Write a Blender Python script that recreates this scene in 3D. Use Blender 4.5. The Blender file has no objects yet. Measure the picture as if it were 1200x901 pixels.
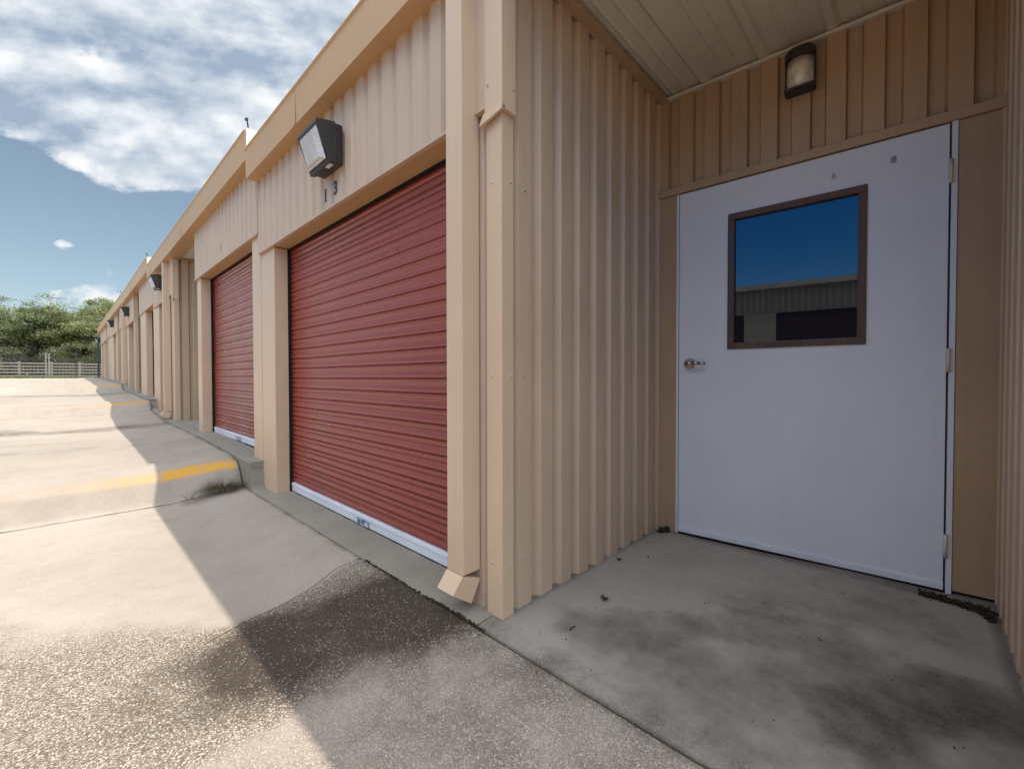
import bpy, bmesh, math, random
from mathutils import Vector, Matrix, noise
random.seed(7)
R = math.radians
SC = bpy.context.scene
COL = SC.collection
X0 = 1.24            # facade plane (building lies towards +X, yard towards -X); Y runs along the facade
XD = 1.375           # roll-up door plane

# ------------------------------------------------------------------ materials
def new_mat(name):
    m = bpy.data.materials.new(name); m.use_nodes = True
    nt = m.node_tree; b = nt.nodes['Principled BSDF']
    return m, nt, b
def N(nt, t, **k):
    n = nt.nodes.new(t)
    for a, v in k.items(): setattr(n, a, v)
    return n
def noise_tex(nt, scale, detail=4, rough=.55, vec=None, dist=0):
    n = N(nt, 'ShaderNodeTexNoise'); n.inputs['Scale'].default_value = scale
    n.inputs['Detail'].default_value = detail; n.inputs['Roughness'].default_value = rough
    n.inputs['Distortion'].default_value = dist
    if vec: nt.links.new(vec, n.inputs['Vector'])
    return n
def ramp(nt, src, pts):
    r = N(nt, 'ShaderNodeValToRGB'); e = r.color_ramp.elements
    while len(e) < len(pts): e.new(.5)
    for i, (p, c) in enumerate(pts):
        e[i].position = p
        e[i].color = (c, c, c, 1) if isinstance(c, (int, float)) else (*c, 1)
    nt.links.new(src, r.inputs[0]); return r
def mix(nt, fac, a, b, mode='MIX'):
    m = N(nt, 'ShaderNodeMix', data_type='RGBA', blend_type=mode)
    for sock, v in ((m.inputs[0], fac), (m.inputs[6], a), (m.inputs[7], b)):
        if isinstance(v, (int, float)): sock.default_value = v
        elif isinstance(v, tuple): sock.default_value = (*v, 1)
        else: nt.links.new(v, sock)
    return m.outputs[2]
def math_n(nt, op, a, b=None, c=None, clamp=False):
    m = N(nt, 'ShaderNodeMath', operation=op); m.use_clamp = clamp
    for i, v in enumerate((a, b, c)):
        if v is None: continue
        if isinstance(v, (int, float)): m.inputs[i].default_value = v
        else: nt.links.new(v, m.inputs[i])
    return m.outputs[0]
def objco(nt, stretch=None):
    g = N(nt, 'ShaderNodeNewGeometry')
    if not stretch: return g.outputs['Position']
    mp = N(nt, 'ShaderNodeMapping'); mp.inputs['Scale'].default_value = stretch
    nt.links.new(g.outputs['Position'], mp.inputs[0]); return mp.outputs[0]
def painted(name, col, rough=.42, var=.10, dirt=(.10, .075, .05), dirt_amt=.25, streak=True, bump=.15, spec=.5, fine_amt=.7):
    m, nt, b = new_mat(name)
    co = objco(nt)
    n1 = noise_tex(nt, 1.7, 5, .6, co)
    r1 = ramp(nt, n1.outputs[0], [(.3, 1-var), (.7, 1+var*.6)])
    c = mix(nt, 1.0, col, r1.outputs[0], 'MULTIPLY')
    if streak:
        st = noise_tex(nt, 6, 6, .65, objco(nt, (3.2, 3.2, .22)))
        rs = ramp(nt, st.outputs[0], [(.52, 0), (.78, dirt_amt)])
        c = mix(nt, rs.outputs[0], c, dirt)
    fine = noise_tex(nt, 45, 4, .7, co)
    rf = ramp(nt, fine.outputs[0], [(.62, 0), (.75, dirt_amt*fine_amt)])
    c = mix(nt, rf.outputs[0], c, dirt)
    nt.links.new(c, b.inputs['Base Color'])
    rr = ramp(nt, n1.outputs[0], [(.3, rough-.07), (.7, rough+.12)])
    nt.links.new(rr.outputs[0], b.inputs['Roughness'])
    b.inputs['Specular IOR Level'].default_value = spec
    if not bump: return m
    bp = N(nt, 'ShaderNodeBump'); bp.inputs['Strength'].default_value = bump; bp.inputs['Distance'].default_value = .02
    lo = noise_tex(nt, 2.4, 3, .5, objco(nt, (1, 1, .6)))
    nt.links.new(lo.outputs[0], bp.inputs['Height']); nt.links.new(bp.outputs[0], b.inputs['Normal'])
    return m
M = {}
M['beige'] = painted('beige_painted_steel', (.53, .375, .262), var=.06, dirt_amt=.10)
M['beige_trim'] = painted('beige_trim_steel', (.60, .425, .285), rough=.38, var=.05, dirt_amt=.08)
M['gutter'] = painted('tan_gutter_steel', (.50, .292, .135), rough=.4, var=.06, dirt_amt=.12)
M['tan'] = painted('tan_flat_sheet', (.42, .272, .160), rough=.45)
M['cream'] = painted('cream_soffit_sheet', (.60, .53, .44), dirt_amt=.2, rough=.45)
M['roof'] = painted('pale_galvalume_roof', (.72, .70, .66), rough=.35, streak=False)
M['red'] = painted('red_rollup_steel', (.25, .034, .023), rough=.27, var=.10, dirt=(.17, .06, .04), dirt_amt=.12, bump=.0, spec=.75, fine_amt=0, streak=False)
M['darkred'] = painted('dark_red_rollup', (.10, .02, .015), rough=.5)
M['white'] = painted('white_painted_door', (.65, .66, .71), rough=.45, var=.05, dirt=(.36, .34, .33), dirt_amt=.10, bump=.04)
M['bar'] = painted('white_aluminium_bar', (.68, .68, .73), rough=.35, streak=False)
M['bronze'] = painted('dark_bronze_casting', (.030, .024, .022), rough=.45, streak=False, dirt=(.1, .09, .08), dirt_amt=.15)
M['black'] = painted('black_paint', (.015, .015, .017), rough=.5, streak=False)
M['brownframe'] = painted('brown_rusted_frame', (.085, .038, .018), rough=.45, var=.4, dirt=(.24, .12, .05), dirt_amt=.6)
M['greyink'] = painted('faded_grey_lettering', (.30, .27, .25), streak=False)
M['darkblue'] = painted('dark_blue_lettering', (.022, .024, .05), streak=False)
M['sticker'] = painted('blue_label_ink', (.10, .14, .28), streak=False, dirt_amt=.5)
m, nt, b = new_mat('scuffed_label_print'); co_ = objco(nt)
r_l = ramp(nt, noise_tex(nt, 38, 3, .6, objco(nt, (1, 1, 1.6))).outputs[0], [(.42, (.58, .58, .64)), (.50, (.30, .33, .45)), (.60, (.07, .09, .16))]); nt.links.new(r_l.outputs[0], b.inputs['Base Color'])
M['sticker'] = m
M['fence'] = painted('cream_fence_paint', (.24, .205, .165), rough=.6, streak=False)
M['iron'] = painted('dark_iron', (.03, .03, .028), rough=.6, streak=False)
def metal(name, col, rough):
    m, nt, b = new_mat(name); b.inputs['Base Color'].default_value = (*col, 1)
    b.inputs['Metallic'].default_value = 1; b.inputs['Roughness'].default_value = rough
    n = noise_tex(nt, 30, 4, .6, objco(nt)); r = ramp(nt, n.outputs[0], [(.3, rough*.7), (.7, rough*1.5)])
    nt.links.new(r.outputs[0], b.inputs['Roughness']); return m
M['steel'] = metal('satin_nickel', (.46, .44, .40), .28)
M['zinc'] = metal('zinc_screw', (.75, .73, .70), .4)
m, nt, b = new_mat('tinted_window_glass')
b.inputs['Base Color'].default_value = (.004, .008, .014, 1); b.inputs['Roughness'].default_value = .012
b.inputs['IOR'].default_value = 1.72; b.inputs['Specular Tint'].default_value = (.62, .80, 1, 1)
n_ = noise_tex(nt, 3, 2, .5, objco(nt)); bp = N(nt, 'ShaderNodeBump'); bp.inputs['Strength'].default_value = .01
nt.links.new(n_.outputs[0], bp.inputs['Height']); nt.links.new(bp.outputs[0], b.inputs['Normal'])
M['pane'] = m
m, nt, b = new_mat('prismatic_lamp_glass')
b.inputs['Base Color'].default_value = (.62, .60, .56, 1); b.inputs['Roughness'].default_value = .18
b.inputs['Transmission Weight'].default_value = .25
w = N(nt, 'ShaderNodeTexWave'); w.inputs['Scale'].default_value = 38; w.inputs['Distortion'].default_value = .3; w.bands_direction = 'Z'
nt.links.new(objco(nt), w.inputs['Vector'])
bp = N(nt, 'ShaderNodeBump'); bp.inputs['Strength'].default_value = .5; bp.inputs['Distance'].default_value = .01
nt.links.new(w.outputs[1], bp.inputs['Height']); nt.links.new(bp.outputs[0], b.inputs['Normal'])
rc = ramp(nt, noise_tex(nt, 12, 4, .6, objco(nt)).outputs[0], [(.3, (.66, .63, .58)), (.7, (.84, .84, .84))])
nt.links.new(rc.outputs[0], b.inputs['Base Color'])
M['lens'] = m
m, nt, b = new_mat('door_lamp_glass')
g_ = N(nt, 'ShaderNodeNewGeometry'); sg = N(nt, 'ShaderNodeSeparateXYZ'); nt.links.new(g_.outputs['Position'], sg.inputs[0])
rl = ramp(nt, noise_tex(nt, 14, 3, .6, objco(nt)).outputs[0], [(.35, (.52, .46, .36)), (.65, (.72, .68, .58))]); nt.links.new(rl.outputs[0], b.inputs['Base Color'])
b.inputs['Roughness'].default_value = .12; b.inputs['Coat Weight'].default_value = .6; b.inputs['Coat Roughness'].default_value = .03
M['doorlens'] = m

def concrete(name, base, attr=True, agg_global=0.0):
    """concrete; vertex attributes: wear.r exposed aggregate, wear.g dark stain, wear.b yellow paint"""
    m, nt, b = new_mat(name)
    co = objco(nt)
    big = noise_tex(nt, .8, 6, .62, co); mid = noise_tex(nt, 5, 7, .7, co); fine = noise_tex(nt, 140, 3, .75, co)
    c = mix(nt, ramp(nt, big.outputs[0], [(.35, 0), (.68, 1)]).outputs[0], tuple(x*.86 for x in base), tuple(x*1.08 for x in base))
    c = mix(nt, ramp(nt, mid.outputs[0], [(.45, 0), (.75, .38)]).outputs[0], c, tuple(x*y for x, y in zip(base, (.60, .56, .52))))
    c = mix(nt, ramp(nt, fine.outputs[0], [(.4, .32), (.62, 0)]).outputs[0], c, tuple(x*.45 for x in base))
    # small dark pits
    pit = N(nt, 'ShaderNodeTexVoronoi'); pit.inputs['Scale'].default_value = 42; nt.links.new(co, pit.inputs['Vector'])
    pr = ramp(nt, pit.outputs['Distance'], [(.05, .6), (.12, 0)])
    pn = ramp(nt, noise_tex(nt, 9, 3, .6, co).outputs[0], [(.5, 0), (.6, 1)])
    c = mix(nt, math_n(nt, 'MULTIPLY', pr.outputs[0], pn.outputs[0]), c, (.10, .085, .07))
    h = math_n(nt, 'MULTIPLY', fine.outputs[0], .25)
    if attr:
        at = N(nt, 'ShaderNodeAttribute', attribute_name='wear'); sp = N(nt, 'ShaderNodeSeparateColor')
        nt.links.new(at.outputs['Color'], sp.inputs[0])
        # exposed pebbles
        v = N(nt, 'ShaderNodeTexVoronoi'); v.inputs['Scale'].default_value = 225; nt.links.new(co, v.inputs['Vector'])
        v2 = N(nt, 'ShaderNodeTexVoronoi'); v2.inputs['Scale'].default_value = 105; nt.links.new(co, v2.inputs['Vector'])
        pebc = ramp(nt, N_sep(nt, v.outputs['Color']), [(0, (.15, .11, .075)), (.40, (.31, .24, .175)), (.78, (.43, .35, .27)), (.93, (.62, .55, .45)), (1, (.75, .70, .62))])
        pebc2 = ramp(nt, N_sep(nt, v2.outputs['Color']), [(.66, 0), (.84, 1)])
        edge = ramp(nt, v.outputs['Distance'], [(.30, 1), (.65, .45)])
        pc = mix(nt, 1.0, pebc.outputs[0], edge.outputs[0], 'MULTIPLY')
        spot = math_n(nt, 'MULTIPLY', pebc2.outputs[0], ramp(nt, v2.outputs['Distance'], [(.28, 1), (.42, 0)]).outputs[0])
        pc = mix(nt, math_n(nt, 'MULTIPLY', spot, .8), pc, (.60, .52, .41))
        amt = math_n(nt, 'ADD', sp.outputs[0], math_n(nt, 'MULTIPLY', math_n(nt, 'SUBTRACT', mid.outputs[0], .5), .9))
        amt = ramp(nt, amt, [(.12, 0), (.8, .92)])
        gate = math_n(nt, 'MULTIPLY', amt.outputs[0], ramp(nt, sp.outputs[0], [(.02, 0), (.2, 1)]).outputs[0])
        c = mix(nt, gate, c, pc)
        # dark stain leaves the palest pebbles showing
        st = math_n(nt, 'ADD', sp.outputs[1], math_n(nt, 'MULTIPLY', math_n(nt, 'SUBTRACT', mid.outputs[0], .5), 1.1))
        st = math_n(nt, 'ADD', st, math_n(nt, 'MULTIPLY', math_n(nt, 'SUBTRACT', fine.outputs[0], .5), .7))
        st = math_n(nt, 'MULTIPLY', st, ramp(nt, sp.outputs[1], [(.02, 0), (.18, 1)]).outputs[0], clamp=True)
        keep = math_n(nt, 'MULTIPLY', math_n(nt, 'MULTIPLY', spot, gate), .42)
        st = math_n(nt, 'MULTIPLY', st, 1.18, clamp=True)
        st2 = math_n(nt, 'SUBTRACT', st, keep, clamp=True)
        c = mix(nt, st2, c, mix(nt, .13, (.034, .023, .016), c))
        # yellow kerb paint
        pn2 = ramp(nt, noise_tex(nt, 14, 6, .7, co).outputs[0], [(.36, .35), (.5, 1)])
        yv = math_n(nt, 'MULTIPLY', sp.outputs[2], pn2.outputs[0])
        c = mix(nt, yv, c, (.60, .31, .05))
        ph = math_n(nt, 'MULTIPLY', math_n(nt, 'SUBTRACT', 1.0, v.outputs['Distance']), math_n(nt, 'MULTIPLY', gate, .9))
        h = math_n(nt, 'ADD', h, ph)
    nt.links.new(c, b.inputs['Base Color'])
    b.inputs['Roughness'].default_value = .88
    b.inputs['Specular IOR Level'].default_value = .3
    h = math_n(nt, 'ADD', h, math_n(nt, 'MULTIPLY', mid.outputs[0], .35))
    bp = N(nt, 'ShaderNodeBump'); bp.inputs['Strength'].default_value = .55; bp.inputs['Distance'].default_value = .006
    nt.links.new(h, bp.inputs['Height']); nt.links.new(bp.outputs[0], b.inputs['Normal'])
    return m
def N_sep(nt, col):
    s = N(nt, 'ShaderNodeSeparateColor'); nt.links.new(col, s.inputs[0]); return s.outputs[0]
M['conc'] = concrete('yard_concrete', (.42, .358, .295))
M['conc2'] = concrete('alcove_concrete', (.37, .328, .285))
M['apron'] = concrete('apron_concrete', (.29, .255, .205), attr=False)

def rough_mat(name, c1, c2, scale, rough=.95, bump=.6):
    m, nt, b = new_mat(name); co = objco(nt)
    n = noise_tex(nt, scale, 7, .7, co)
    r = ramp(nt, n.outputs[0], [(.3, c1), (.7, c2)]); nt.links.new(r.outputs[0], b.inputs['Base Color'])
    b.inputs['Roughness'].default_value = rough; b.inputs['Specular IOR Level'].default_value = .2
    bp = N(nt, 'ShaderNodeBump'); bp.inputs['Strength'].default_value = bump; bp.inputs['Distance'].default_value = .02
    nt.links.new(n.outputs[0], bp.inputs['Height']); nt.links.new(bp.outputs[0], b.inputs['Normal']); return m
M['soil'] = rough_mat('dark_soil', (.03, .024, .018), (.075, .06, .045), 30)
M['field'] = rough_mat('dry_grass_field', (.16, .15, .07), (.34, .29, .18), 1.2)
M['bark'] = rough_mat('grey_bark', (.06, .05, .04), (.14, .12, .10), 9)
M['litter'] = rough_mat('leaf_litter', (.012, .010, .008), (.085, .058, .034), 55)
M['deadleaf'] = rough_mat('dead_leaf', (.05, .03, .018), (.13, .085, .05), 60)
M['strawleaf'] = rough_mat('straw_blade', (.12, .095, .06), (.24, .20, .13), 40)
M['weed'] = rough_mat('weed_blade', (.07, .09, .025), (.17, .17, .06), 40)
M['rubber'] = rough_mat('black_weather_strip', (.008, .008, .01), (.02, .02, .022), 40)
def leaf_mat(name, c1, c2):
    m, nt, b = new_mat(name); co = objco(nt)
    n = noise_tex(nt, .9, 4, .6, co); n2 = noise_tex(nt, 14, 2, .6, co)
    f = math_n(nt, 'ADD', math_n(nt, 'MULTIPLY', n.outputs[0], .6), math_n(nt, 'MULTIPLY', n2.outputs[0], .4))
    r = ramp(nt, f, [(.35, c1), (.65, c2)])
    nt.links.new(r.outputs[0], b.inputs['Base Color']); b.inputs['Roughness'].default_value = .6
    tr = N(nt, 'ShaderNodeBsdfTranslucent'); nt.links.new(r.outputs[0], tr.inputs[0])
    mx = N(nt, 'ShaderNodeMixShader'); mx.inputs[0].default_value = .4
    nt.links.new(b.outputs[0], mx.inputs[1]); nt.links.new(tr.outputs[0], mx.inputs[2])
    nt.links.new(mx.outputs[0], nt.nodes['Material Output'].inputs[0]); return m
M['leafA'] = leaf_mat('olive_foliage', (.12, .15, .06), (.24, .26, .11))
M['leafB'] = leaf_mat('yellow_green_foliage', (.15, .175, .06), (.29, .29, .12))
M['leafC'] = leaf_mat('grey_green_foliage', (.14, .165, .10), (.25, .26, .16))
M['brush'] = leaf_mat('dry_brush', (.09, .08, .055), (.17, .15, .105))

# ------------------------------------------------------------------ object helpers
def obj(name, bm, mat, parent=None, smooth=False):
    me = bpy.data.meshes.new(name); bm.to_mesh(me); bm.free()
    for mm in (mat if isinstance(mat, (list, tuple)) else [mat]): me.materials.append(mm)
    if smooth:
        for p in me.polygons: p.use_smooth = True
    o = bpy.data.objects.new(name, me); COL.objects.link(o)
    if parent:
        o.parent = parent
        o.matrix_parent_inverse = Matrix.Translation(-Vector(parent.location))
    return o
def thing(name, label, cat, loc=(0, 0, 0), group=None):
    o = bpy.data.objects.new(name, None); COL.objects.link(o); o.location = loc; o.empty_display_size = .2
    return tag(o, label, cat, group)
def tag(o, label, cat, group=None):
    o['label'] = label; o['category'] = cat
    if group: o['group'] = group
    return o
def kind(o, k): o['kind'] = k; return o
def quad(bm, *ps):
    return bm.faces.new([bm.verts.new(p) for p in ps])
def box(bm, x0, x1, y0, y1, z0, z1, T=None, bev=0):
    b2 = bmesh.new()
    vs = [b2.verts.new((x, y, z)) for x in (x0, x1) for y in (y0, y1) for z in (z0, z1)]
    for f in ((0, 1, 3, 2), (4, 6, 7, 5), (0, 4, 5, 1), (2, 3, 7, 6), (0, 2, 6, 4), (1, 5, 7, 3)):
        b2.faces.new([vs[i] for i in f])
    bmesh.ops.recalc_face_normals(b2, faces=b2.faces)
    if bev: bmesh.ops.bevel(b2, geom=b2.edges[:], offset=bev, segments=2, affect='EDGES', profile=.6)
    merge(bm, b2, T); return bm
def merge(bm, b2, T=None):
    mp = {}
    for v in b2.verts: mp[v] = bm.verts.new(T(v.co) if T else v.co)
    for f in b2.faces:
        nf = bm.faces.new([mp[v] for v in f.verts]); nf.smooth = f.smooth
    b2.free()
def hexa(bm, low, top):
    """solid between two 4-point loops"""
    a = [bm.verts.new(p) for p in low]; c = [bm.verts.new(p) for p in top]
    fs = [bm.faces.new(a[::-1]), bm.faces.new(c)]
    for i in range(4): fs.append(bm.faces.new((a[i], a[(i+1) % 4], c[(i+1) % 4], c[i])))
    return fs
def cyl(bm, p, q, r0, r1=None, n=12, caps=True):
    p, q = Vector(p), Vector(q); r1 = r0 if r1 is None else r1
    d = (q-p).normalized(); a = d.orthogonal().normalized(); c = d.cross(a)
    A = [bm.verts.new(p+(a*math.cos(t)+c*math.sin(t))*r0) for t in [2*math.pi*i/n for i in range(n)]]
    B = [bm.verts.new(q+(a*math.cos(t)+c*math.sin(t))*r1) for t in [2*math.pi*i/n for i in range(n)]]
    for i in range(n):
        f = bm.faces.new((A[i], A[(i+1) % n], B[(i+1) % n], B[i])); f.smooth = True
    if caps: bm.faces.new(A[::-1]); bm.faces.new(B)
def screw(bm, p, nrm, r=.006):
    p = Vector(p); nrm = Vector(nrm); cyl(bm, p, p+nrm*.003, r*1.4, n=10); cyl(bm, p+nrm*.003, p+nrm*.007, r*.8, r*.6, n=6)

# corrugated sheet: runs along s from s0 to s1, ribs vertical; map(s, n, z) -> world, n = outwards
PITCH = .15
def rib_profile(s0, s1, start, depth=.030, flat=.082, run=.016, inner=.036, pitch=PITCH):
    """start = s where a flank rises out of the inner pan to the outer flat"""
    pts = []; k = math.floor((s0-start)/pitch)-1
    while start+k*pitch < s1+pitch:
        b = start+k*pitch
        pts += [(b, -depth), (b+run, 0), (b+run+flat, 0), (b+2*run+flat, -depth)]; k += 1
    def val(s):
        for (a, x), (c, y) in zip(pts, pts[1:]):
            if a <= s <= c: return x+(y-x)*(s-a)/max(c-a, 1e-9)
        return 0
    out = [(s0, val(s0))]+[p for p in pts if s0 < p[0] < s1]+[(s1, val(s1))]
    return out
def corrugated(bm, s0, s1, z0, z1, mp, start=0, thick=.0, zseg=1, **k):
    pr = rib_profile(s0, s1, start, **k)
    zs = [z0+(z1-z0)*i/zseg for i in range(zseg+1)]
    V = [[bm.verts.new(mp(s, n, z)) for z in zs] for s, n in pr]
    for i in range(len(pr)-1):
        for j in range(zseg): bm.faces.new((V[i][j], V[i+1][j], V[i+1][j+1], V[i][j+1]))
    return bm
def facade_map(x): return lambda s, n, z: (x-n, s, z)       # faces -X
def side_map(y, sg=-1): return lambda s, n, z: (s, y+sg*n, z)   # faces -Y (sg=-1) or +Y

# ------------------------------------------------------------------ ground
def lerp_table(t, tb):
    if t <= tb[0][0]: return tb[0][1]
    for (a, x), (b_, y) in zip(tb, tb[1:]):
        if t <= b_: return x+(y-x)*(t-a)/(b_-a)
    return tb[-1][1]
def ss(t): t = max(0, min(1, t)); return t*t*(3-2*t)
YARD = [(-12, -1.0), (4.62, -1.0), (4.65, -.985), (4.75, -.825), (4.80, -.795), (5.05, -.752), (7, -.722), (8.8, -.715), (10.45, -.628), (10.52, -.61), (10.72, -.462), (10.80, -.445), (13, -.405),
        (16.15, -.345), (16.22, -.33), (16.42, -.215), (16.50, -.20), (22, -.10), (30, .015), (34, .02)]
def shift(x): return .12*ss((x-.6)/.5)
def yq(x, y): return y+shift(x)*max(0, min(1, 1-(y-4.55)/2)) if y > 3 else y
def yard_z(x, y):
    if y > 3: y = max(y, min(4.61, yq(x, y))) if y < 4.45-0 and False else (yq(x, y) if y > 4.4 else y)
    fall = .08*ss((1.12-x)/.55) if y < 4.62 else .05*ss((1.12-x)/.8)
    if 4.62 <= y < 5: 
        k = (y-4.62)/.38; fall = (1-k)*.08*ss((1.12-x)/.55)+k*.05*ss((1.12-x)/.8)
    return lerp_table(y, YARD)-fall-.012*max(0, -x)*.2
def crack_y(x):   # the wandering crack across the near slab
    b = lerp_table(x, [(-14, 2.3), (.0, 1.80), (.18, 1.92), (.31, 2.05), (.52, 2.155), (.83, 2.18), (1.0, 2.24), (1.12, 2.23)])
    return b+.012*noise.noise(Vector((x*9, 0, 3)))+.006*noise.noise(Vector((x*31, 0, 8)))
def dseg(p, a, b):
    ax, ay = a; bx, by = b; t = max(0, min(1, ((p[0]-ax)*(bx-ax)+(p[1]-ay)*(by-ay))/((bx-ax)**2+(by-ay)**2)))
    return math.hypot(p[0]-ax-t*(bx-ax), p[1]-ay-t*(by-ay)), t
def wear_yard(x, y):
    nz = noise.fractal(Vector((x*2.3, y*2.3, 0)), 1.0, 2.0, 5)
    # aggregate: between the crack and a soft line below it
    up = lerp_table(x, [(-3, 5.2), (-.21, 2.75), (.2, 2.32), (.5, 2.17), (.83, 2.18), (1.12, 2.24)])+ (0 if x > .52 else nz*.16)
    soft = .03 if x > .5 else .03+1.1*min(1, (.5-x)/.5)
    a_up = ss((up-y)/soft+.5)
    lo = lerp_table(x, [(-3, 1.3), (.19, 1.46), (.51, 1.46), (.74, 1.49), (1.2, 1.15)])
    a_lo = ss((y-lo+.02*nz)/.025+.5)
    agg = a_up*((.38+(.58 if x < .5 else .50)*a_lo))
    if x > .74: agg = max(agg, a_up*.45)
    # dirt washed out of the downspout
    d, t = dseg((x, y), (1.10, 1.62), (.60, 1.84))
    dark = 1.2*ss(1-(d-.15)/.32)*(1-.15*t)*ss((crack_y(x)-y)/.02+.5)
    d2, t2 = dseg((x, y), (.75, 1.75), (-.7, 2.4)); dark = max(dark, .50*ss(1-(d2-.06)/.42)*ss((crack_y(x)-y)/.2+.9)*(1-.75*t2))
    d3, t3 = dseg((x, y), (1.05, 1.45), (1.0, .55)); dark = max(dark, .36*ss(1-(d3)/.62)*(1-.8*t3))
    # edge grime along the apron crack and a darker patch at the weed
    dark = max(dark, .45*ss(1-(1.13-x)/.05))
    d4, _ = dseg((x, y), (1.08, 4.45), (.8, 4.5)); dark = max(dark, .45*ss(1-d4/.22))
    # valley stains on the upper slabs
    for (yy, w, am) in ((8.75, .50, .44), (14.6, .6, .38), (6.6, .25, .14)):
        q = abs(y-(yy-.28*x+.15*nz)); dark = max(dark, am*ss(1-q/w)*(1.0 if x < 1.0 else .8))
    dark = dark*(1+.35*nz)
    yel = 0
    for (a, b_) in ((4.74, 4.875), (10.70, 10.86), (16.40, 16.58)):
        if a <= yq(x, y) <= b_: yel = (1.0 if x > .57 else max(.04, .55-(.57-x)*.75)) if x < 1.1 else 0  # paint paled beyond the shadow edge, imitating sun glare in its colour
    return (max(0, min(1, agg if y < 4.62 else 0)), max(0, min(1, dark)), yel)
def grid_slab(name, xs, rows, yfun, zfun, wear, mat, lip=.05):
    """rows = parameters 0..1; yfun(x, v) gives y"""
    bm = bmesh.new(); lay = bm.verts.layers.float_color.new('wear')
    V = []
    for x in xs:
        r = []
        for v in rows:
            y = yfun(x, v); p = bm.verts.new((x, y, zfun(x, y))); p[lay] = (*wear(x, y), 1); r.append(p)
        V.append(r)
    nx, ny = len(xs), len(rows)
    for i in range(nx-1):
        for j in range(ny-1): bm.faces.new((V[i][j], V[i+1][j], V[i+1][j+1], V[i][j+1])).smooth = True
    ring = [V[i][0] for i in range(nx)]+[V[-1][j] for j in range(1, ny)]+[V[i][-1] for i in range(nx-2, -1, -1)]+[V[0][j] for j in range(ny-2, 0, -1)]
    cen = Vector((sum(xs)/nx, 0, 0))
    lowv = []
    up2 = []
    for p in ring:
        a_ = bm.verts.new(p.co); a_[lay] = p[lay]; up2.append(a_)
        q = bm.verts.new(p.co+Vector((0, 0, -lip))); q[lay] = p[lay]; lowv.append(q)
    for i in range(len(ring)):
        j = (i+1) % len(ring); bm.faces.new((up2[j], up2[i], lowv[i], lowv[j]))
    o = obj(name, bm, mat); return kind(o, 'structure')
def frange(a, b, n): return [a+(b-a)*i/n for i in range(n+1)]
def edge_n(t, s=0): return .007*noise.noise(Vector((t*6, s, 1)))+.004*noise.noise(Vector((t*25, s, 5)))
xs_near = [-14, -10, -7, -5, -3.5, -2.5, -1.8, -1.3, -.95]+frange(-.75, 1.118, 84)
G = .006
def jx(x, y):  return x
# near slab beyond the crack
grid_slab('driveway', xs_near, frange(0, 1, 80), lambda x, v: (lambda a, b_: a+(b_-a)*v)(crack_y(x)+G*.6*ss((x-.16)/.35), 4.612-shift(x)+edge_n(x)), yard_z, wear_yard, M['conc'])
grid_slab('driveway', xs_near, [0, .25, .5]+frange(.6, 1, 80), lambda x, v: (lambda a, b_: a+(b_-a)*v)(-6.0, crack_y(x)-G*.6*ss((x-.16)/.35)), yard_z, wear_yard, M['conc'])
xs_far = [-14, -10, -7, -5, -3.5, -2.5, -1.8, -1.3, -.95]+frange(-.75, 1.115, 40)
def rows_abs(ys, y0, y1): return [(y-y0)/(y1-y0) for y in ys]
def far_slab(y0, y1, ys):
    grid_slab('driveway', xs_far, rows_abs(ys, y0, y1), lambda x, v: y0+(y1-y0)*v-(shift(x)*max(0, 1-(y1-y0)*v/2) if y0 < 5 else 0)+(edge_n(x, y0) if v < .002 or v > .998 else 0), yard_z, wear_yard, M['conc'])
far_slab(4.626, 7.40, frange(4.626, 5.1, 38)+frange(5.15, 7.40, 44))
far_slab(7.408, 10.50, frange(7.408, 10.50, 60))
far_slab(10.51, 13.6, frange(10.51, 11.0, 26)+frange(11.1, 13.6, 24))
far_slab(13.608, 16.19, frange(13.608, 16.19, 26))
far_slab(16.20, 34.0, frange(16.20, 16.7, 26)+frange(17, 34, 50))
# joints in the far slabs run down to this bed
bm = bmesh.new()
ys_ = [-30, -6, 4, 4.9, 10.4, 10.9, 16.1, 16.7, 34]
ys_ = sorted(set([-40, -12, -6]+[round(y*.5, 2) for y in range(-8, 70)]))
gx = [-60, -14.5, -8, -2, .2, .7, 1.12, 1.3, 3, 10, 60]
V = [[bm.verts.new((x, y, (yard_z(min(x, 1.1), y) if y > -12 else -1.0)-.17)) for y in ys_] for x in gx]
for i in range(len(gx)-1):
    for j in range(len(ys_)-1): bm.faces.new((V[i][j], V[i+1][j], V[i+1][j+1], V[i][j+1]))
kind(obj('soil', bm, M['soil']), 'structure')
bm = bmesh.new()
fy = [34.5, 40, 48, 60, 90, 200, 700, 2500]; fz = [-.03, -.02, .0, .0, -.1, -.6, -3, -12]
fx = [-2500, -600, -150, -60, -20, -8, -2, 3, 10, 30, 100, 600, 2500]
V = [[bm.verts.new((x, y, z+.05*noise.noise(Vector((x*.3, y*.3, 0))))) for y, z in zip(fy, fz)] for x in fx]
for i in range(len(fx)-1):
    for j in range(len(fy)-1): bm.faces.new((V[i][j], V[i+1][j], V[i+1][j+1], V[i][j+1]))
for (xa, xb, ya, yb) in ((-2500, -60, -2500, 34.5), (60, 2500, -2500, 34.5), (-60, 60, -2500, -40)):
    quad(bm, (xa, ya, -1.15), (xb, ya, -1.15), (xb, yb, -1.15), (xa, yb, -1.15))
kind(obj('ground', bm, M['field']), 'structure')

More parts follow.
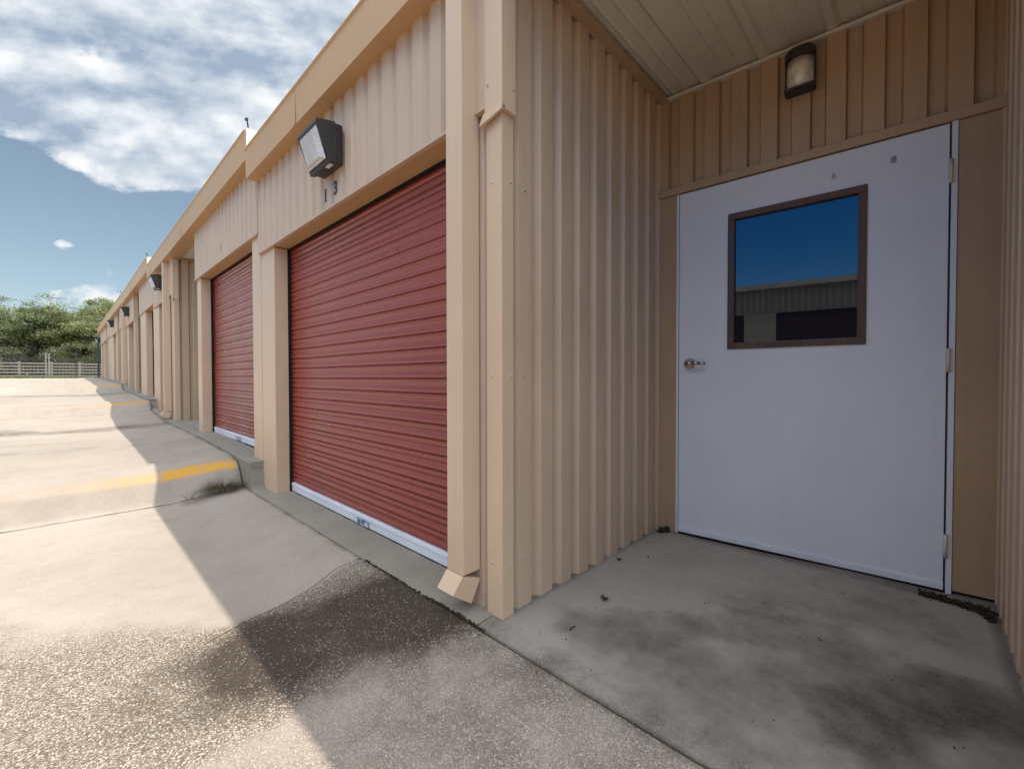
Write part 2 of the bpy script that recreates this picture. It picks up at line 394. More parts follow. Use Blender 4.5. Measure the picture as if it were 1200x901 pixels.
# aprons in front of the doors and the alcove slabs
def apron_z(y):
    return lerp_table(y, [(4.30, -.995), (4.3301, -.757), (6, -.722), (9, -.702), (10.55, -.60), (10.8, -.59), (10.9, -.42), (13, -.385), (16.3, -.32), (16.5, -.185), (22, -.085), (30, .03)])
def apron(y0, y1, name='apron', n=30):
    bm = bmesh.new()
    V = []
    ys = frange(y0, y1, n)
    for y in ys:
        e = edge_n(y, 4)
        z = apron_z(y)+.003*noise.noise(Vector((y*8, 0, 0)))
        V.append([bm.verts.new((1.128+e, y, z-.38)), bm.verts.new((1.128+e, y, z-.010)), bm.verts.new((1.136+e, y, z-.003)), bm.verts.new((1.30, y, z)), bm.verts.new((1.9, y, z+.004))])
    for i in range(len(ys)-1):
        for j in range(4): bm.faces.new((V[i][j+1], V[i+1][j+1], V[i+1][j], V[i][j])).smooth = j > 0
    a = [bm.verts.new(v.co) for v in V[0]]; bm.faces.new(a+[bm.verts.new((1.9, ys[0], a[0].co.z))])
    a = [bm.verts.new(v.co) for v in V[-1]]; bm.faces.new((a+[bm.verts.new((1.9, ys[-1], a[0].co.z))])[::-1])
    kind(obj(name, bm, M['apron']), 'structure')
apron(1.293, 4.322, n=160)
apron(4.332, 10.88, n=120); apron(10.90, 16.48, n=50); apron(16.5, 30, n=40); apron(-6, -.30, n=40)
def wear_alcove(x, y):
    nz = noise.fractal(Vector((x*3.1, y*3.1, 7)), 1.0, 2.0, 5)
    d = 0
    for (ax, ay, bx, by, w, am) in ((1.45, .88, 1.75, .62, .20, .42), (1.72, .66, 1.95, .25, .22, .42), (1.60, .12, 1.88, -.08, .24, .66), (1.40, .50, 1.75, .05, .42, .42), (1.9, .5, 2.4, .1, .35, .22), (1.4, .45, 1.62, .1, .25, .35), (1.95, .62, 2.3, .3, .15, .15)):
        q, t = dseg((x, y), (ax, ay), (bx, by)); d = max(d, am*ss(1-(q-w*.25+.12*nz)/w))
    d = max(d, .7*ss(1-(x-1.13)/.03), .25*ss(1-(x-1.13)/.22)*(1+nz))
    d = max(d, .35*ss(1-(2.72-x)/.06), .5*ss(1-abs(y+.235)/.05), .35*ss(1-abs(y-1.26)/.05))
    agg = .30*ss(1-(x-1.13)/.25)
    return (max(0, min(1, agg)), max(0, min(1, d)), 0)
def alcove_z(x, y): return -1.0+.006*noise.noise(Vector((x*2, y*2, 0)))-.006*ss((1.2-x)/.07)
grid_slab('alcove_floor', frange(1.131, 2.95, 110), frange(0, 1, 90), lambda x, v: -.30+v*1.588, alcove_z, wear_alcove, M['conc2'], lip=.08)
grid_slab('alcove_floor', frange(1.29, 2.95, 20), frange(0, 1, 20), lambda x, v: 7.0+v*1.9, lambda x, y: apron_z(y)+.003, lambda x, y: (0, .1, 0), M['conc2'])
grid_slab('alcove_floor', frange(1.29, 2.95, 20), frange(0, 1, 20), lambda x, v: 13.2+v*1.4, lambda x, y: apron_z(y)+.003, lambda x, y: (0, .1, 0), M['conc2'])

# ------------------------------------------------------------------ the storage building
B = thing('storage_building', 'long tan corrugated steel storage building with red roll-up doors, stepping up a slope', 'storage building', (X0, 1.25, -1.0))
def part(name, bm, mat, parent=B, smooth=False, label=None):
    o = obj(name, bm, mat, None, smooth)
    o.parent = parent
    if parent is not B or True:
        w = Vector((0, 0, 0)); p = parent
        while p: w += Vector(p.location); p = p.parent
        for v in o.data.vertices: v.co -= w
    if label: o['label'] = label
    return o
def slat_profile(z0, z1, pitch=.0815):
    pts = []; z = z0; n = max(1, int(round((z1-z0)/pitch))); p = (z1-z0)/n
    for k in range(n):
        b = z0+k*p
        for t, d in ((0, -.0095), (.035, -.0095), (.065, .001), (.13, .0042), (.25, .0052), (.36, .003), (.46, -.0015), (.52, -.0025), (.58, -.0015), (.68, .003), (.79, .0052), (.90, .0042), (.965, .001)):
            pts.append((b+t*p, d))
    pts.append((z1, -.0095)); return pts
def rollup(y0, y1, zb, zt, x=XD, face=-1, mat='red', latch=True, wide_latch_y=None):
    bm = bmesh.new(); pr = slat_profile(zb+.085, zt+.03)
    ys = [y0, y1]
    V = [[bm.verts.new((x+face*d, y, z)) for y in ys] for z, d in pr]
    for i in range(len(pr)-1):
        f = bm.faces.new((V[i][0], V[i][1], V[i+1][1], V[i+1][0]) if face > 0 else (V[i][1], V[i][0], V[i+1][0], V[i+1][1])); f.smooth = True
    d = part('roll_up_door', bm, M[mat])
    bm = bmesh.new(); xa, xb = sorted((x+face*.012, x-face*.02))
    box(bm, xa, xb, y0+.004, y1-.004, zb+.012, zb+.085, bev=.003)
    xa, xb = sorted((x+face*.016, x+face*.0125))
    box(bm, xa, xb, y0+.004, y1-.004, zb+.060, zb+.072)
    part('bottom_bar', bm, M['bar'], d)
    bm = bmesh.new(); box(bm, x-.012, x+.012, y0+.006, y1-.006, zb-.004, zb+.012); part('rubber_seal', bm, M['rubber'], d)
    for yy in (y0-.02, y1-.004):   # dark side guides
        bm = bmesh.new(); box(bm, x-.028, x+.03, yy, yy+.032, zb, zt); part('door_guide', bm, M['rubber'], d)
    if latch:
        bm = bmesh.new(); ly = y0+.03 if wide_latch_y is None else wide_latch_y
        for zz in (.02, -.055): box(bm, x-.040, x-.008, ly, ly+.06, zz-.012, zz+.012, bev=.002)
        box(bm, x-.030, x-.008, ly+.015, ly+.045, -.045, .010, bev=.002)
        part('latch', bm, M['bar'], d)
    return d
def pillar(y0, y1, zb, zt, seam=None):
    bm = bmesh.new(); box(bm, X0, XD+.06, y0, y1, zb, zt, bev=.004)
    if seam: box(bm, X0-.004, X0+.01, seam-.003, seam+.12, zb+.0, zt-.002, bev=.0015)
    for z in (zb+.12, zb+.9, zt-.15):
        screw(bm, (X0+.06, y0, z), (0, -1, 0), .004)
    return part('pillar', bm, M['beige_trim'])
def gutter(y0, y1, zb, h=.26, xf=1.127):
    bm = bmesh.new()
    lp = [(xf, zb), (xf-.004, zb+h-.02), (xf-.014, zb+h-.012), (xf-.012, zb+h), (xf+.012, zb+h), (xf+.012, zb+h-.02), (1.32, zb+h-.03), (1.32, zb+.012), (X0-.02, zb+.004)]
    A = [bm.verts.new((x, y0, z)) for x, z in lp]; C = [bm.verts.new((x, y1, z)) for x, z in lp]
    n = len(lp)
    for i in range(n): bm.faces.new((A[i], C[i], C[(i+1) % n], A[(i+1) % n]))
    bm.faces.new(A[::-1]); bm.faces.new(C)
    bmesh.ops.recalc_face_normals(bm, faces=bm.faces)
    y = y0+3.05    # lap joints
    while y < y1-.5:
        box(bm, xf-.0050, xf-.0035, y, y+.035, zb+.002, zb+h-.025); y += 3.05
    part('gutter', bm, M['gutter'])
def roof_part(y0, y1, zb, h=.26):
    bm = bmesh.new(); z0 = zb+h-.035; dep = 6.2
    # standing ribs every .305 m
    pr = rib_profile(y0, y1, y0+.1, depth=.03, flat=.03, run=.02, pitch=.305)
    A = [bm.verts.new((1.19, s, z0+.03+n)) for s, n in pr]; C = [bm.verts.new((X0+dep, s, z0+.03+n+dep/12)) for s, n in pr]
    for i in range(len(pr)-1): bm.faces.new((A[i], A[i+1], C[i+1], C[i]))
    part('roof', bm, M['roof'])
    bm = bmesh.new()   # rake trim over the end of the roof step
    hexa(bm, [(1.13, y0-.02, zb+h-.16), (1.13, y0+.03, zb+h-.16), (X0+dep, y0+.03, zb+h-.16+dep/12), (X0+dep, y0-.02, zb+h-.16+dep/12)],
             [(1.13, y0-.02, zb+h+.004), (1.13, y0+.03, zb+h+.004), (X0+dep, y0+.03, zb+h+.02+dep/12), (X0+dep, y0-.02, zb+h+.02+dep/12)])
    bmesh.ops.recalc_face_normals(bm, faces=bm.faces)
    part('rake_trim', bm, M['roof'])
def header(y0, y1, zh, zt, start):
    bm = bmesh.new(); xx = X0-.022
    corrugated(bm, y0, y1, zh+.004, zt+.01, facade_map(xx+.0), start, depth=.020, zseg=2)
    box(bm, X0-.028, X0-.001, y0, y1, zh-.008, zh+.006)            # drip lip under the sheet
    part('header_panel', bm, M['beige'])
def lintel(y0, y1, zh):
    bm = bmesh.new(); box(bm, X0+.0005, XD+.08, y0, y1, zh-.003, zh+.22)
    part('lintel', bm, M['gutter'])
    bm = bmesh.new(); box(bm, XD-.022, XD+.04, y0, y1, zh-.012, zh-.0035); part('brush_seal', bm, M['rubber'])
def downspout(y0, y1, ztop, zk, w=.10, lip_z=None):
    """rectangular spout with a kicked elbow; zk = height of the kick"""
    bm = bmesh.new(); xa = X0-w; 
    box(bm, xa, X0-.003, y0, y1, zk, ztop, bev=.004)
    for z in (zk+.35, (zk+ztop)/2, ztop-.35):
        pass
    d = part('downspout', bm, M['beige_trim'])
    bm = bmesh.new(); e = .002; dx, dz = .052, .085
    fs = hexa(bm, [(xa-dx-e, y0-e, zk-.062), (xa-dx-e, y1+e, zk-.062), (X0-.003-dx, y1+e, zk-.13), (X0-.003-dx, y0-e, zk-.13)],
                  [(xa-e, y0-e, zk+.001), (xa-e, y1+e, zk+.001), (X0-.003, y1+e, zk-.038), (X0-.003, y0-e, zk-.038)])
    bm.faces.remove(fs[0])     # open mouth
    t = .004                    # inner skin of the mouth
    hexa(bm, [(xa-dx+t, y0+t, zk-.060), (xa-dx+t, y1-t, zk-.060), (X0-.003-dx-t, y1-t, zk-.126), (X0-.003-dx-t, y0+t, zk-.126)],
             [(xa+t, y0+t, zk-.0), (xa+t, y1-t, zk-.0), (X0-.003-t, y1-t, zk-.04), (X0-.003-t, y0+t, zk-.04)])
    part('elbow', bm, M['beige_trim'], d)
    return d
def corner_trim(y, zb, zt, cap_z=None):
    """L-shaped corner at (X0, y); walls run towards +Y and +X"""
    bm = bmesh.new()
    box(bm, X0-.006, X0+.004, y-.006, y+.085, zb, zt, bev=.0015)
    box(bm, X0+.0042, X0+.062, y-.006, y+.004, zb, zt, bev=.0015)
    part('corner_trim', bm, M['beige_trim'])
    for z in (zb+.27, zb+1.05, zb+1.85):
        for p_, n_ in (((X0-.006, y+.05, z), (-1, 0, 0)), ((X0+.045, y-.006, z), (0, -1, 0)), ((X0+.14, y, z), (0, -1, 0))):
            bm = bmesh.new(); screw(bm, p_, n_, .004); part('screw', bm, M['zinc'])
    if cap_z:
        bm = bmesh.new()
        box(bm, X0-.026, X0-.0065, y-.028, y+.075, cap_z, zt, bev=.002)
        box(bm, X0-.0063, X0+.055, y-.028, y-.0065, cap_z-.012, zt, bev=.002)
        # flared lower lip
        hexa(bm, [(X0-.034, y-.03, cap_z-.022), (X0-.034, y+.10, cap_z-.045), (X0-.022, y+.10, cap_z-.045), (X0-.022, y-.03, cap_z-.022)],
                 [(X0-.0262, y-.028, cap_z+.012), (X0-.0262, y+.085, cap_z+.002), (X0-.02, y+.085, cap_z+.002), (X0-.02, y-.028, cap_z+.012)])
        screw(bm, (X0-.026, y+.055, cap_z+.11), (-1, 0, 0), .005); screw(bm, (X0+.04, y-.028, cap_z+.085), (0, -1, 0), .005)
        part('corner_cap', bm, M['beige_trim'])
XB = 2.70   # alcove back
def alcove(y0, y1, zb, zt, xb=XB, back=True):
    """y0 near wall (faces +Y), y1 far wall (faces -Y, seen)"""
    bm = bmesh.new(); corrugated(bm, X0+.06, xb+.02, zb-.15, zt, side_map(y1-.0, -1), 1.328, zseg=3); part('side_wall', bm, M['beige'])
    bm = bmesh.new(); corrugated(bm, X0-.0, xb+.20, zb-.15, zt, side_map(y0, 1), 1.30, zseg=3); part('side_wall', bm, M['beige'])
    bm = bmesh.new()
    yy0, yy1 = y0, y1
    pr = rib_profile(yy0-.03, yy1+.03, .63, depth=-.018, flat=.035, run=.020, pitch=.31)
    pr2 = []
    for (sa, na), (sb, nb_) in zip(pr, pr[1:]):      # fine stiffening beads in the wide pans
        pr2.append((sa, na))
        if abs(na-nb_) < 1e-6 and sb-sa > .15:
            for q in (.33, .66):
                m_ = sa+(sb-sa)*q; pr2 += [(m_-.012, na), (m_-.004, na-.005), (m_+.004, na-.005), (m_+.012, na)]
    pr2.append(pr[-1]); pr = pr2
    A = [bm.verts.new((X0-.02, s, zt+n+.006)) for s, n in pr]; C = [bm.verts.new((xb+.25, s, zt+n+.006)) for s, n in pr]
    for i in range(len(pr)-1): bm.faces.new((A[i], C[i], C[i+1], A[i+1]))
    part('soffit', bm, M['cream'])
    bm = bmesh.new(); box(bm, X0+.0, xb+.02, y1-.052, y1+.01, zt-.022, zt+.0, bev=.003); 
    part('soffit_trim', bm, M['tan'])
    if back:
        bm = bmesh.new(); corrugated(bm, y0, y1, zb-.1, zt, facade_map(xb), y0, zseg=1); part('back_wall', bm, M['beige'])
def wall_fill(y0, y1, zb, zt, start=0):
    bm = bmesh.new(); corrugated(bm, y0, y1, zb, zt, facade_map(X0+.003), start, depth=.02, zseg=2); part('wall_panel', bm, M['beige'])

# --- section 1 (near): alcove -.24..1.25, door 1.60..4.0, end pillar to 4.33
zt1, zh1, f1 = 1.752, 1.115, -1.0
gutter(-6.0, 4.335, zt1); roof_part(-6.0, 4.335, zt1)
header(1.32, 4.335, zh1, zt1, 1.455); header(-6, -.245, zh1, zt1, 0)
lintel(1.30, 4.02, zh1)
rollup(1.60, 3.985, f1, zh1, wide_latch_y=1.595)
pillar(3.99, 4.33, f1, zh1-.008)
wall_fill(1.30, 1.475, f1-.06, zh1-.01); 
bm = bmesh.new(); box(bm, X0+.004, XD+.06, 1.48, 1.585, f1-.06, zh1-.008, bev=.004); part('pillar', bm, M['beige_trim'])
corner_trim(1.246, f1-.045, zt1+.02, cap_z=1.085)
downspout(1.38, 1.485, zt1+.005, -.833)
alcove(-.24, 1.25, f1, 1.785, back=False)
bm = bmesh.new(); box(bm, X0, X0+.3, -.42, -.243, f1-.05, zt1+.01, bev=.003); part('pillar', bm, M['beige_trim'])
lintel(-3.0, -.43, zh1); rollup(-2.85, -.45, f1, zh1, latch=False); pillar(-3.2, -2.87, f1, zh1-.008); wall_fill(-6, -3.2, f1-.1, zh1)
# label on the bottom bar
def bar_label(d, y, zb, w=.17):
    bm = bmesh.new(); x = XD-.020
    box(bm, x-.0022, x-.0008, y, y+w, zb+.018, zb+.056)
    part('scuffed_label', bm, M['sticker'], d)
doors = [o for o in bpy.data.objects if o.name.startswith('roll_up_door')]
bar_label(doors[0], 2.60, f1); bar_label(doors[0], 1.605, f1, .03)

# --- section 2: 4.335..10.9
zt2, zh2 = 1.925, 1.305
gutter(4.335, 10.95, zt2); roof_part(4.335, 10.95, zt2)
header(4.345, 7.06, zh2, zt2, 4.40); header(8.9, 10.95, zh2+.06, zt2, 8.95)
lintel(4.60, 6.84, zh2); d2 = rollup(4.625, 6.80, -.735, zh2, latch=False); bar_label(d2, 5.55, -.735, .15)
bm = bmesh.new(); box(bm, X0, XD+.06, 4.345, 4.60, -.80, zh2-.008, bev=.004); part('pillar', bm, M['beige_trim'])
pillar(6.82, 7.04, -.78, zh2-.008)
alcove(7.05, 8.78, -.71, 1.945)
wall_fill(8.86, 9.32, -.76, zh2+.05)
corner_trim(8.776, -.78, zt2+.02, cap_z=1.28)
downspout(9.13, 9.23, zt2+.005, -.56)
lintel(9.3, 10.45, zh2+.06); rollup(9.34, 10.40, -.69, zh2+.06, latch=False)
pillar(10.42, 10.94, -.70, zh2+.05)
# --- section 3: 10.95..16.5
zt3, zh3 = 2.085, 1.46
gutter(10.95, 16.5, zt3); roof_part(10.95, 16.5, zt3)
header(10.955, 13.30, zh3, zt3, 11.0); header(14.4, 16.5, zh3, zt3, 14.45)
lintel(10.95, 12.4, zh3); 
bm = bmesh.new(); box(bm, X0, XD+.06, 10.945, 11.17, -.62, zh3-.008, bev=.004); part('pillar', bm, M['beige_trim'])
rollup(11.19, 12.30, -.42, zh3, latch=False)
pillar(12.32, 13.28, -.43, zh3-.008)
alcove(13.30, 14.38, -.40, 2.10)
wall_fill(14.40, 14.85, -.45, zh3); corner_trim(14.376, -.45, zt3+.02)
lintel(14.8, 16.1, zh3); rollup(14.9, 16.02, -.36, zh3, latch=False, mat='darkred')
pillar(16.04, 16.49, -.40, zh3-.008)
downspout(16.55, 16.65, 2.2, -.07)
# --- section 4: 16.5..22.7 and section 5: ..29.5
zt4, zh4 = 2.12, 1.55
gutter(16.5, 22.7, zt4); roof_part(16.5, 22.7, zt4)
header(16.505, 18.6, zh4, zt4, 16.6); header(19.6, 22.7, zh4, zt4, 19.6)
wall_fill(16.7, 18.6, -.3, zh4, 16.7); alcove(18.62, 19.6, -.16, 2.13)
lintel(20.2, 21.6, zh4); rollup(20.3, 21.5, -.12, zh4, latch=False); pillar(19.62, 20.28, -.25, zh4-.008); pillar(21.52, 22.7, -.2, zh4-.008)
zt5, zh5 = 2.16, 1.62
gutter(22.7, 29.5, zt5); roof_part(22.7, 29.5, zt5)
header(22.705, 24.4, zh5, zt5, 22.8); wall_fill(22.705, 24.2, -.2, zh5, 22.8); header(25.2, 29.5, zh5, zt5, 25.2); corner_trim(19.598, -.25, zt4+.02); corner_trim(25.198, -.2, zt5+.02)
alcove(24.4, 25.2, -.08, 2.17)
for a in (25.4, 27.4):
    lintel(a-.1, a+1.5, zh5); rollup(a, a+1.35, -.02, zh5, latch=False); pillar(a+1.37, a+1.98, -.15, zh5-.008)
bm = bmesh.new(); box(bm, X0, XD+.06, 25.2, 25.38, -.15, zh5-.008, bev=.004); part('pillar', bm, M['beige_trim'])
# end and rear walls
bm = bmesh.new(); corrugated(bm, X0, 7.4, -.4, 2.75, side_map(29.5, 1), 0); part('end_wall', bm, M['beige'])
bm = bmesh.new(); corrugated(bm, X0, 7.4, -1.2, 2.4, side_map(-6.0, -1), 0); part('end_wall', bm, M['beige'])
bm = bmesh.new(); quad(bm, (7.4, -6, -1.2), (7.4, 29.5, -1.2), (7.4, 29.5, 2.7), (7.4, -6, 2.3)); part('rear_wall', bm, M['beige'])
# step walls above the lower roof, and a solid spine so no light leaks in
bm = bmesh.new(); box(bm, 3.2, 3.22, -6, 29.5, -1.2, 2.05); part('inner_wall', bm, M['tan'])

# --- the alcove's door wall, in its own frame
A_ = Vector((2.70, 1.25)); Bv = Vector((2.815, -.24)); dv = (Bv-A_).normalized(); nv = Vector((dv.y, -dv.x))
if nv.x > 0: nv = -nv
def W(c): s, n, z = c; return (A_.x+dv.x*s+nv.x*n, A_.y+dv.y*s+nv.y*n, z)
def wbox(bm, s0, s1, n0, n1, z0, z1, bev=0): return box(bm, s0, s1, n0, n1, z0, z1, T=W, bev=bev)
def fixn(bm): bmesh.ops.recalc_face_normals(bm, faces=bm.faces); return bm
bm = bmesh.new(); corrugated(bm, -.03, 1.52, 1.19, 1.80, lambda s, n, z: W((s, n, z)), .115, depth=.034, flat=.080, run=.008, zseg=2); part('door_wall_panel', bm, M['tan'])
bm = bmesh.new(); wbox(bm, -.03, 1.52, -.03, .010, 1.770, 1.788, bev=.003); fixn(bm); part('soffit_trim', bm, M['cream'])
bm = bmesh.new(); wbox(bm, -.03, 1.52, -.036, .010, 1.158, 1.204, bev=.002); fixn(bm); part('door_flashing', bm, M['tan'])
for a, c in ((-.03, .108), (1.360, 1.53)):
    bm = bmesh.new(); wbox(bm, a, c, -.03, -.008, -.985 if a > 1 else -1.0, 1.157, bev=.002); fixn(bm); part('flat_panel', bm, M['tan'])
bm = bmesh.new()
wbox(bm, 1.338, 1.358, -.05, .002, -1.0, 1.157, bev=.002); fixn(bm); part('door_frame', bm, M['white'])
bm = bmesh.new(); wbox(bm, .1085, .1225, -.05, .0, -1.0, 1.157, bev=.002); fixn(bm); part('door_frame', bm, M['white'])
bm = bmesh.new(); wbox(bm, -.03, 1.53, -.09, -.055, -1.05, 1.7); fixn(bm); part('door_backing', bm, M['rubber'])
bm = bmesh.new(); wbox(bm, .12, 1.34, -.06, -.006, -1.02, -.995, bev=.002); fixn(bm); part('door_sill', bm, M['rubber'])
# leaf with a window opening
D = bmesh.new(); s0, s1, z0, z1 = .127, 1.330, -.972, 1.150; ws0, ws1, wz0, wz1 = .425, 1.028, .180, .942
for a in ((s0, ws0, z0, z1), (ws1, s1, z0, z1), (ws0, ws1, z0, wz0), (ws0, ws1, wz1, z1)):
    wbox(D, a[0], a[1], -.045, .0, a[2], a[3])
bmesh.ops.remove_doubles(D, verts=D.verts, dist=.0005); fixn(D)
door = part('entry_door', D, M['white'], label='white steel door with a dark framed square window')
bm = bmesh.new(); wbox(bm, s0, s1, -.002, .012, z0-.012, z0+.020, bev=.003); wbox(bm, s0, s1, -.04, -.002, z0-.012, z0-.001); fixn(bm); part('door_sweep', bm, M['bar'], door)
bm = bmesh.new()
for a in ((ws0-.016, ws1+.016, wz0-.016, wz0+.020), (ws0-.016, ws1+.016, wz1-.020, wz1+.016), (ws0-.016, ws0+.020, wz0+.0205, wz1-.0205), (ws1-.020, ws1+.016, wz0+.0205, wz1-.0205)):
    wbox(bm, a[0], a[1], -.02, .012, a[2], a[3], bev=.003)
fixn(bm); part('window_frame', bm, M['brownframe'], door)
bm = bmesh.new(); quad(bm, W((ws0, -.010, wz0)), W((ws1, -.010, wz0)), W((ws1, -.010, wz1)), W((ws0, -.010, wz1))); fixn(bm)
pane = part('window_pane', bm, M['pane'], door)
for zc in (.933, .075, -.78):
    bm = bmesh.new(); cyl(bm, W((1.3345, .008, zc-.055)), W((1.3345, .008, zc+.055)), .0075, n=10)
    wbox(bm, 1.3395, 1.352, .0025, .0045, zc-.052, zc+.052)
    for q in (-.02, .02): wbox(bm, 1.326, 1.343, .001, .0162, zc+q-.001, zc+q+.001)
    part('hinge', bm, M['cream'], door)
bm = bmesh.new()
hp = (.192, .083)
cyl(bm, W((hp[0], 0, hp[1])), W((hp[0], .012, hp[1])), .034, .031, 28); cyl(bm, W((hp[0], .012, hp[1])), W((hp[0], .05, hp[1])), .013, .012, 16)
pts = [(hp[0]-.008, .052, hp[1]), (hp[0]+.03, .056, hp[1]+.002), (hp[0]+.07, .052, hp[1]), (hp[0]+.105, .042, hp[1]-.002)]
for p, q, r0, r1 in zip(pts, pts[1:], (.0125, .0105, .0095), (.0105, .0095, .0085)): cyl(bm, W(p), W(q), r0, r1, 12)
part('door_handle', bm, M['steel'], door)
def text_part(name, txt, size, origin, ux, uz, mat, parent, depth=.0012, font_bold=False):
    cu = bpy.data.curves.new(name, 'FONT'); cu.body = txt; cu.size = size; cu.extrude = depth; cu.align_x = 'CENTER'; cu.align_y = 'CENTER'
    if font_bold: cu.offset = size*.035
    o = bpy.data.objects.new('tmp', cu); COL.objects.link(o)
    dg = bpy.context.evaluated_depsgraph_get(); me = bpy.data.meshes.new_from_object(o.evaluated_get(dg))
    bpy.data.objects.remove(o); bm = bmesh.new(); bm.from_mesh(me); bpy.data.meshes.remove(me)
    ux = Vector(ux); uz = Vector(uz); un = ux.cross(uz)
    for v in bm.verts: v.co = Vector(origin)+ux*v.co.x+uz*v.co.y+un*v.co.z
    return part(name, bm, mat, parent)
wu = (dv.x, dv.y, 0)
text_part('door_number', '6', .044, W((.908, .004, 1.037)), wu, (0, 0, 1), M['greyink'], door)
text_part('door_number', '8', .042, W((1.139, .004, 1.047)), wu, (0, 0, 1), M['greyink'], door, font_bold=True)
xf = X0-.022-.0025
text_part('unit_number', '1', .115, (xf, 2.885, 1.205), (0, -1, 0), (0, 0, 1), M['darkblue'], B, font_bold=True)
text_part('unit_number', '3', .115, (xf, 2.735, 1.212), (0, -1, 0), (0, 0, 1), M['darkblue'], B, font_bold=True)
text_part('unit_number', '1', .10, (xf, 5.83, 1.43), (0, -1, 0), (0, 0, 1), M['beige'], B)
text_part('unit_number', '4', .10, (xf, 5.66, 1.44), (0, -1, 0), (0, 0, 1), M['greyink'], B)

# ------------------------------------------------------------------ wall lamps
def wall_pack(name, y, z, label, w=.29, h=.245, dp=.165):
    """box lamp: hood with sloping glass front; loc at its centre on the wall"""
    x = X0-.022
    t = thing(name, label, 'wall lamp', (x, y, z), 'box wall lamps under the eaves')
    y0, y1 = y-w/2, y+w/2; zt, zb = z+h/2, z-h/2
    def prt(n, bm, m): 
        fixn(bm); o = obj(n, bm, m); o.parent = t
        for v in o.data.vertices: v.co -= Vector((x, y, z))
        return o
    # back box
    bm = bmesh.new(); box(bm, x-.05, x, y0+.01, y1-.01, zb+.0, zt-.0, bev=.006); prt('back_box', bm, M['bronze'])
    # front housing: five-sided side profile, open on the sloping front
    bm = bmesh.new()
    prof = [(x-.053, zt), (x-dp, zt-.022), (x-dp-.004, zt-.042), (x-.088, zb-.010), (x-.053, zb)]
    inn = [(x-.06, zt-.012), (x-dp+.012, zt-.034), (x-dp+.008, zt-.044), (x-.095, zb+.008), (x-.06, zb+.012)]
    for ya, yb in ((y0, y0+.014), (y1-.014, y1)):
        A = [bm.verts.new((p[0], ya, p[1])) for p in prof]; C = [bm.verts.new((p[0], yb, p[1])) for p in prof]
        bm.faces.new(A); bm.faces.new(C[::-1])
        for i in range(5): bm.faces.new((A[i], A[(i+1) % 5], C[(i+1) % 5], C[i]))
    def plate(p, q, th):
        (xa, za), (xb, zb_) = p, q; d = Vector((xb-xa, 0, zb_-za)).normalized(); nn = Vector((-d.z, 0, d.x))*th
        hexa(bm, [(xa, y0+.0145, za), (xb, y0+.0145, zb_), (xb+nn.x, y0+.0145, zb_+nn.z), (xa+nn.x, y0+.0145, za+nn.z)],
                 [(xa, y1-.0145, za), (xb, y1-.0145, zb_), (xb+nn.x, y1-.0145, zb_+nn.z), (xa+nn.x, y1-.0145, za+nn.z)])
    plate(prof[0], prof[1], .01); plate(prof[1], prof[2], .014); plate(prof[3], prof[4], .01)
    plate((x-dp-.004, zt-.042), (x-dp-.004+.010, zt-.042-.022), .012); plate((x-.088-.009, zb-.010+.022), (x-.088, zb-.010), .012)
    for yy in (y0-.001,):
        for zz in (zt-.03, zb+.04): screw(bm, (x-.04, y0+.010, zz), (0, -1, 0), .007)
    prt('hood', bm, M['bronze'])
    # glass: shallow pyramid bulging from the opening
    bm = bmesh.new(); a = Vector((x-dp+.004, 0, zt-.056)); c = Vector((x-.103, 0, zb+.010)); e = (c-a).normalized(); nn = Vector((e.z, 0, -e.x)); 
    if nn.x > 0: nn = -nn
    ya, yb = y0+.016, y1-.016
    def P(u, yy, k): p = a+(c-a)*u+nn*k; return (p.x, yy, p.z)
    ring0 = [P(0, ya, 0), P(0, yb, 0), P(1, yb, 0), P(1, ya, 0)]; ring1 = [P(.12, ya+.04, .022), P(.12, yb-.04, .022), P(.88, yb-.04, .022), P(.88, ya+.04, .022)]
    hexa(bm, ring0, ring1); prt('lens', bm, M['lens'])
    bm = bmesh.new(); box(bm, x-.075, x-.051, y0+.03, y0+.10, zb-.008, zb-.0015); prt('photocell_tab', bm, M['lens'])
    return t
wall_pack('wall_lamp', 2.765, 1.445, 'near bronze box lamp with sloping glass front, above the numbers 1 3')
wall_pack('wall_lamp', 9.88, 1.70, 'bronze box lamp seen side-on below the second roof step, beyond the far alcove')
wall_pack('wall_lamp', 15.6, 1.79, 'smaller bronze box lamp just before the third roof step')
wall_pack('wall_lamp', 20.9, 1.93, 'small dark box lamp on the fourth stretch of wall, nearly last')
wall_pack('wall_lamp', 29.2, 1.84, 'tiny pale and dark lamp at the very far end of the building')
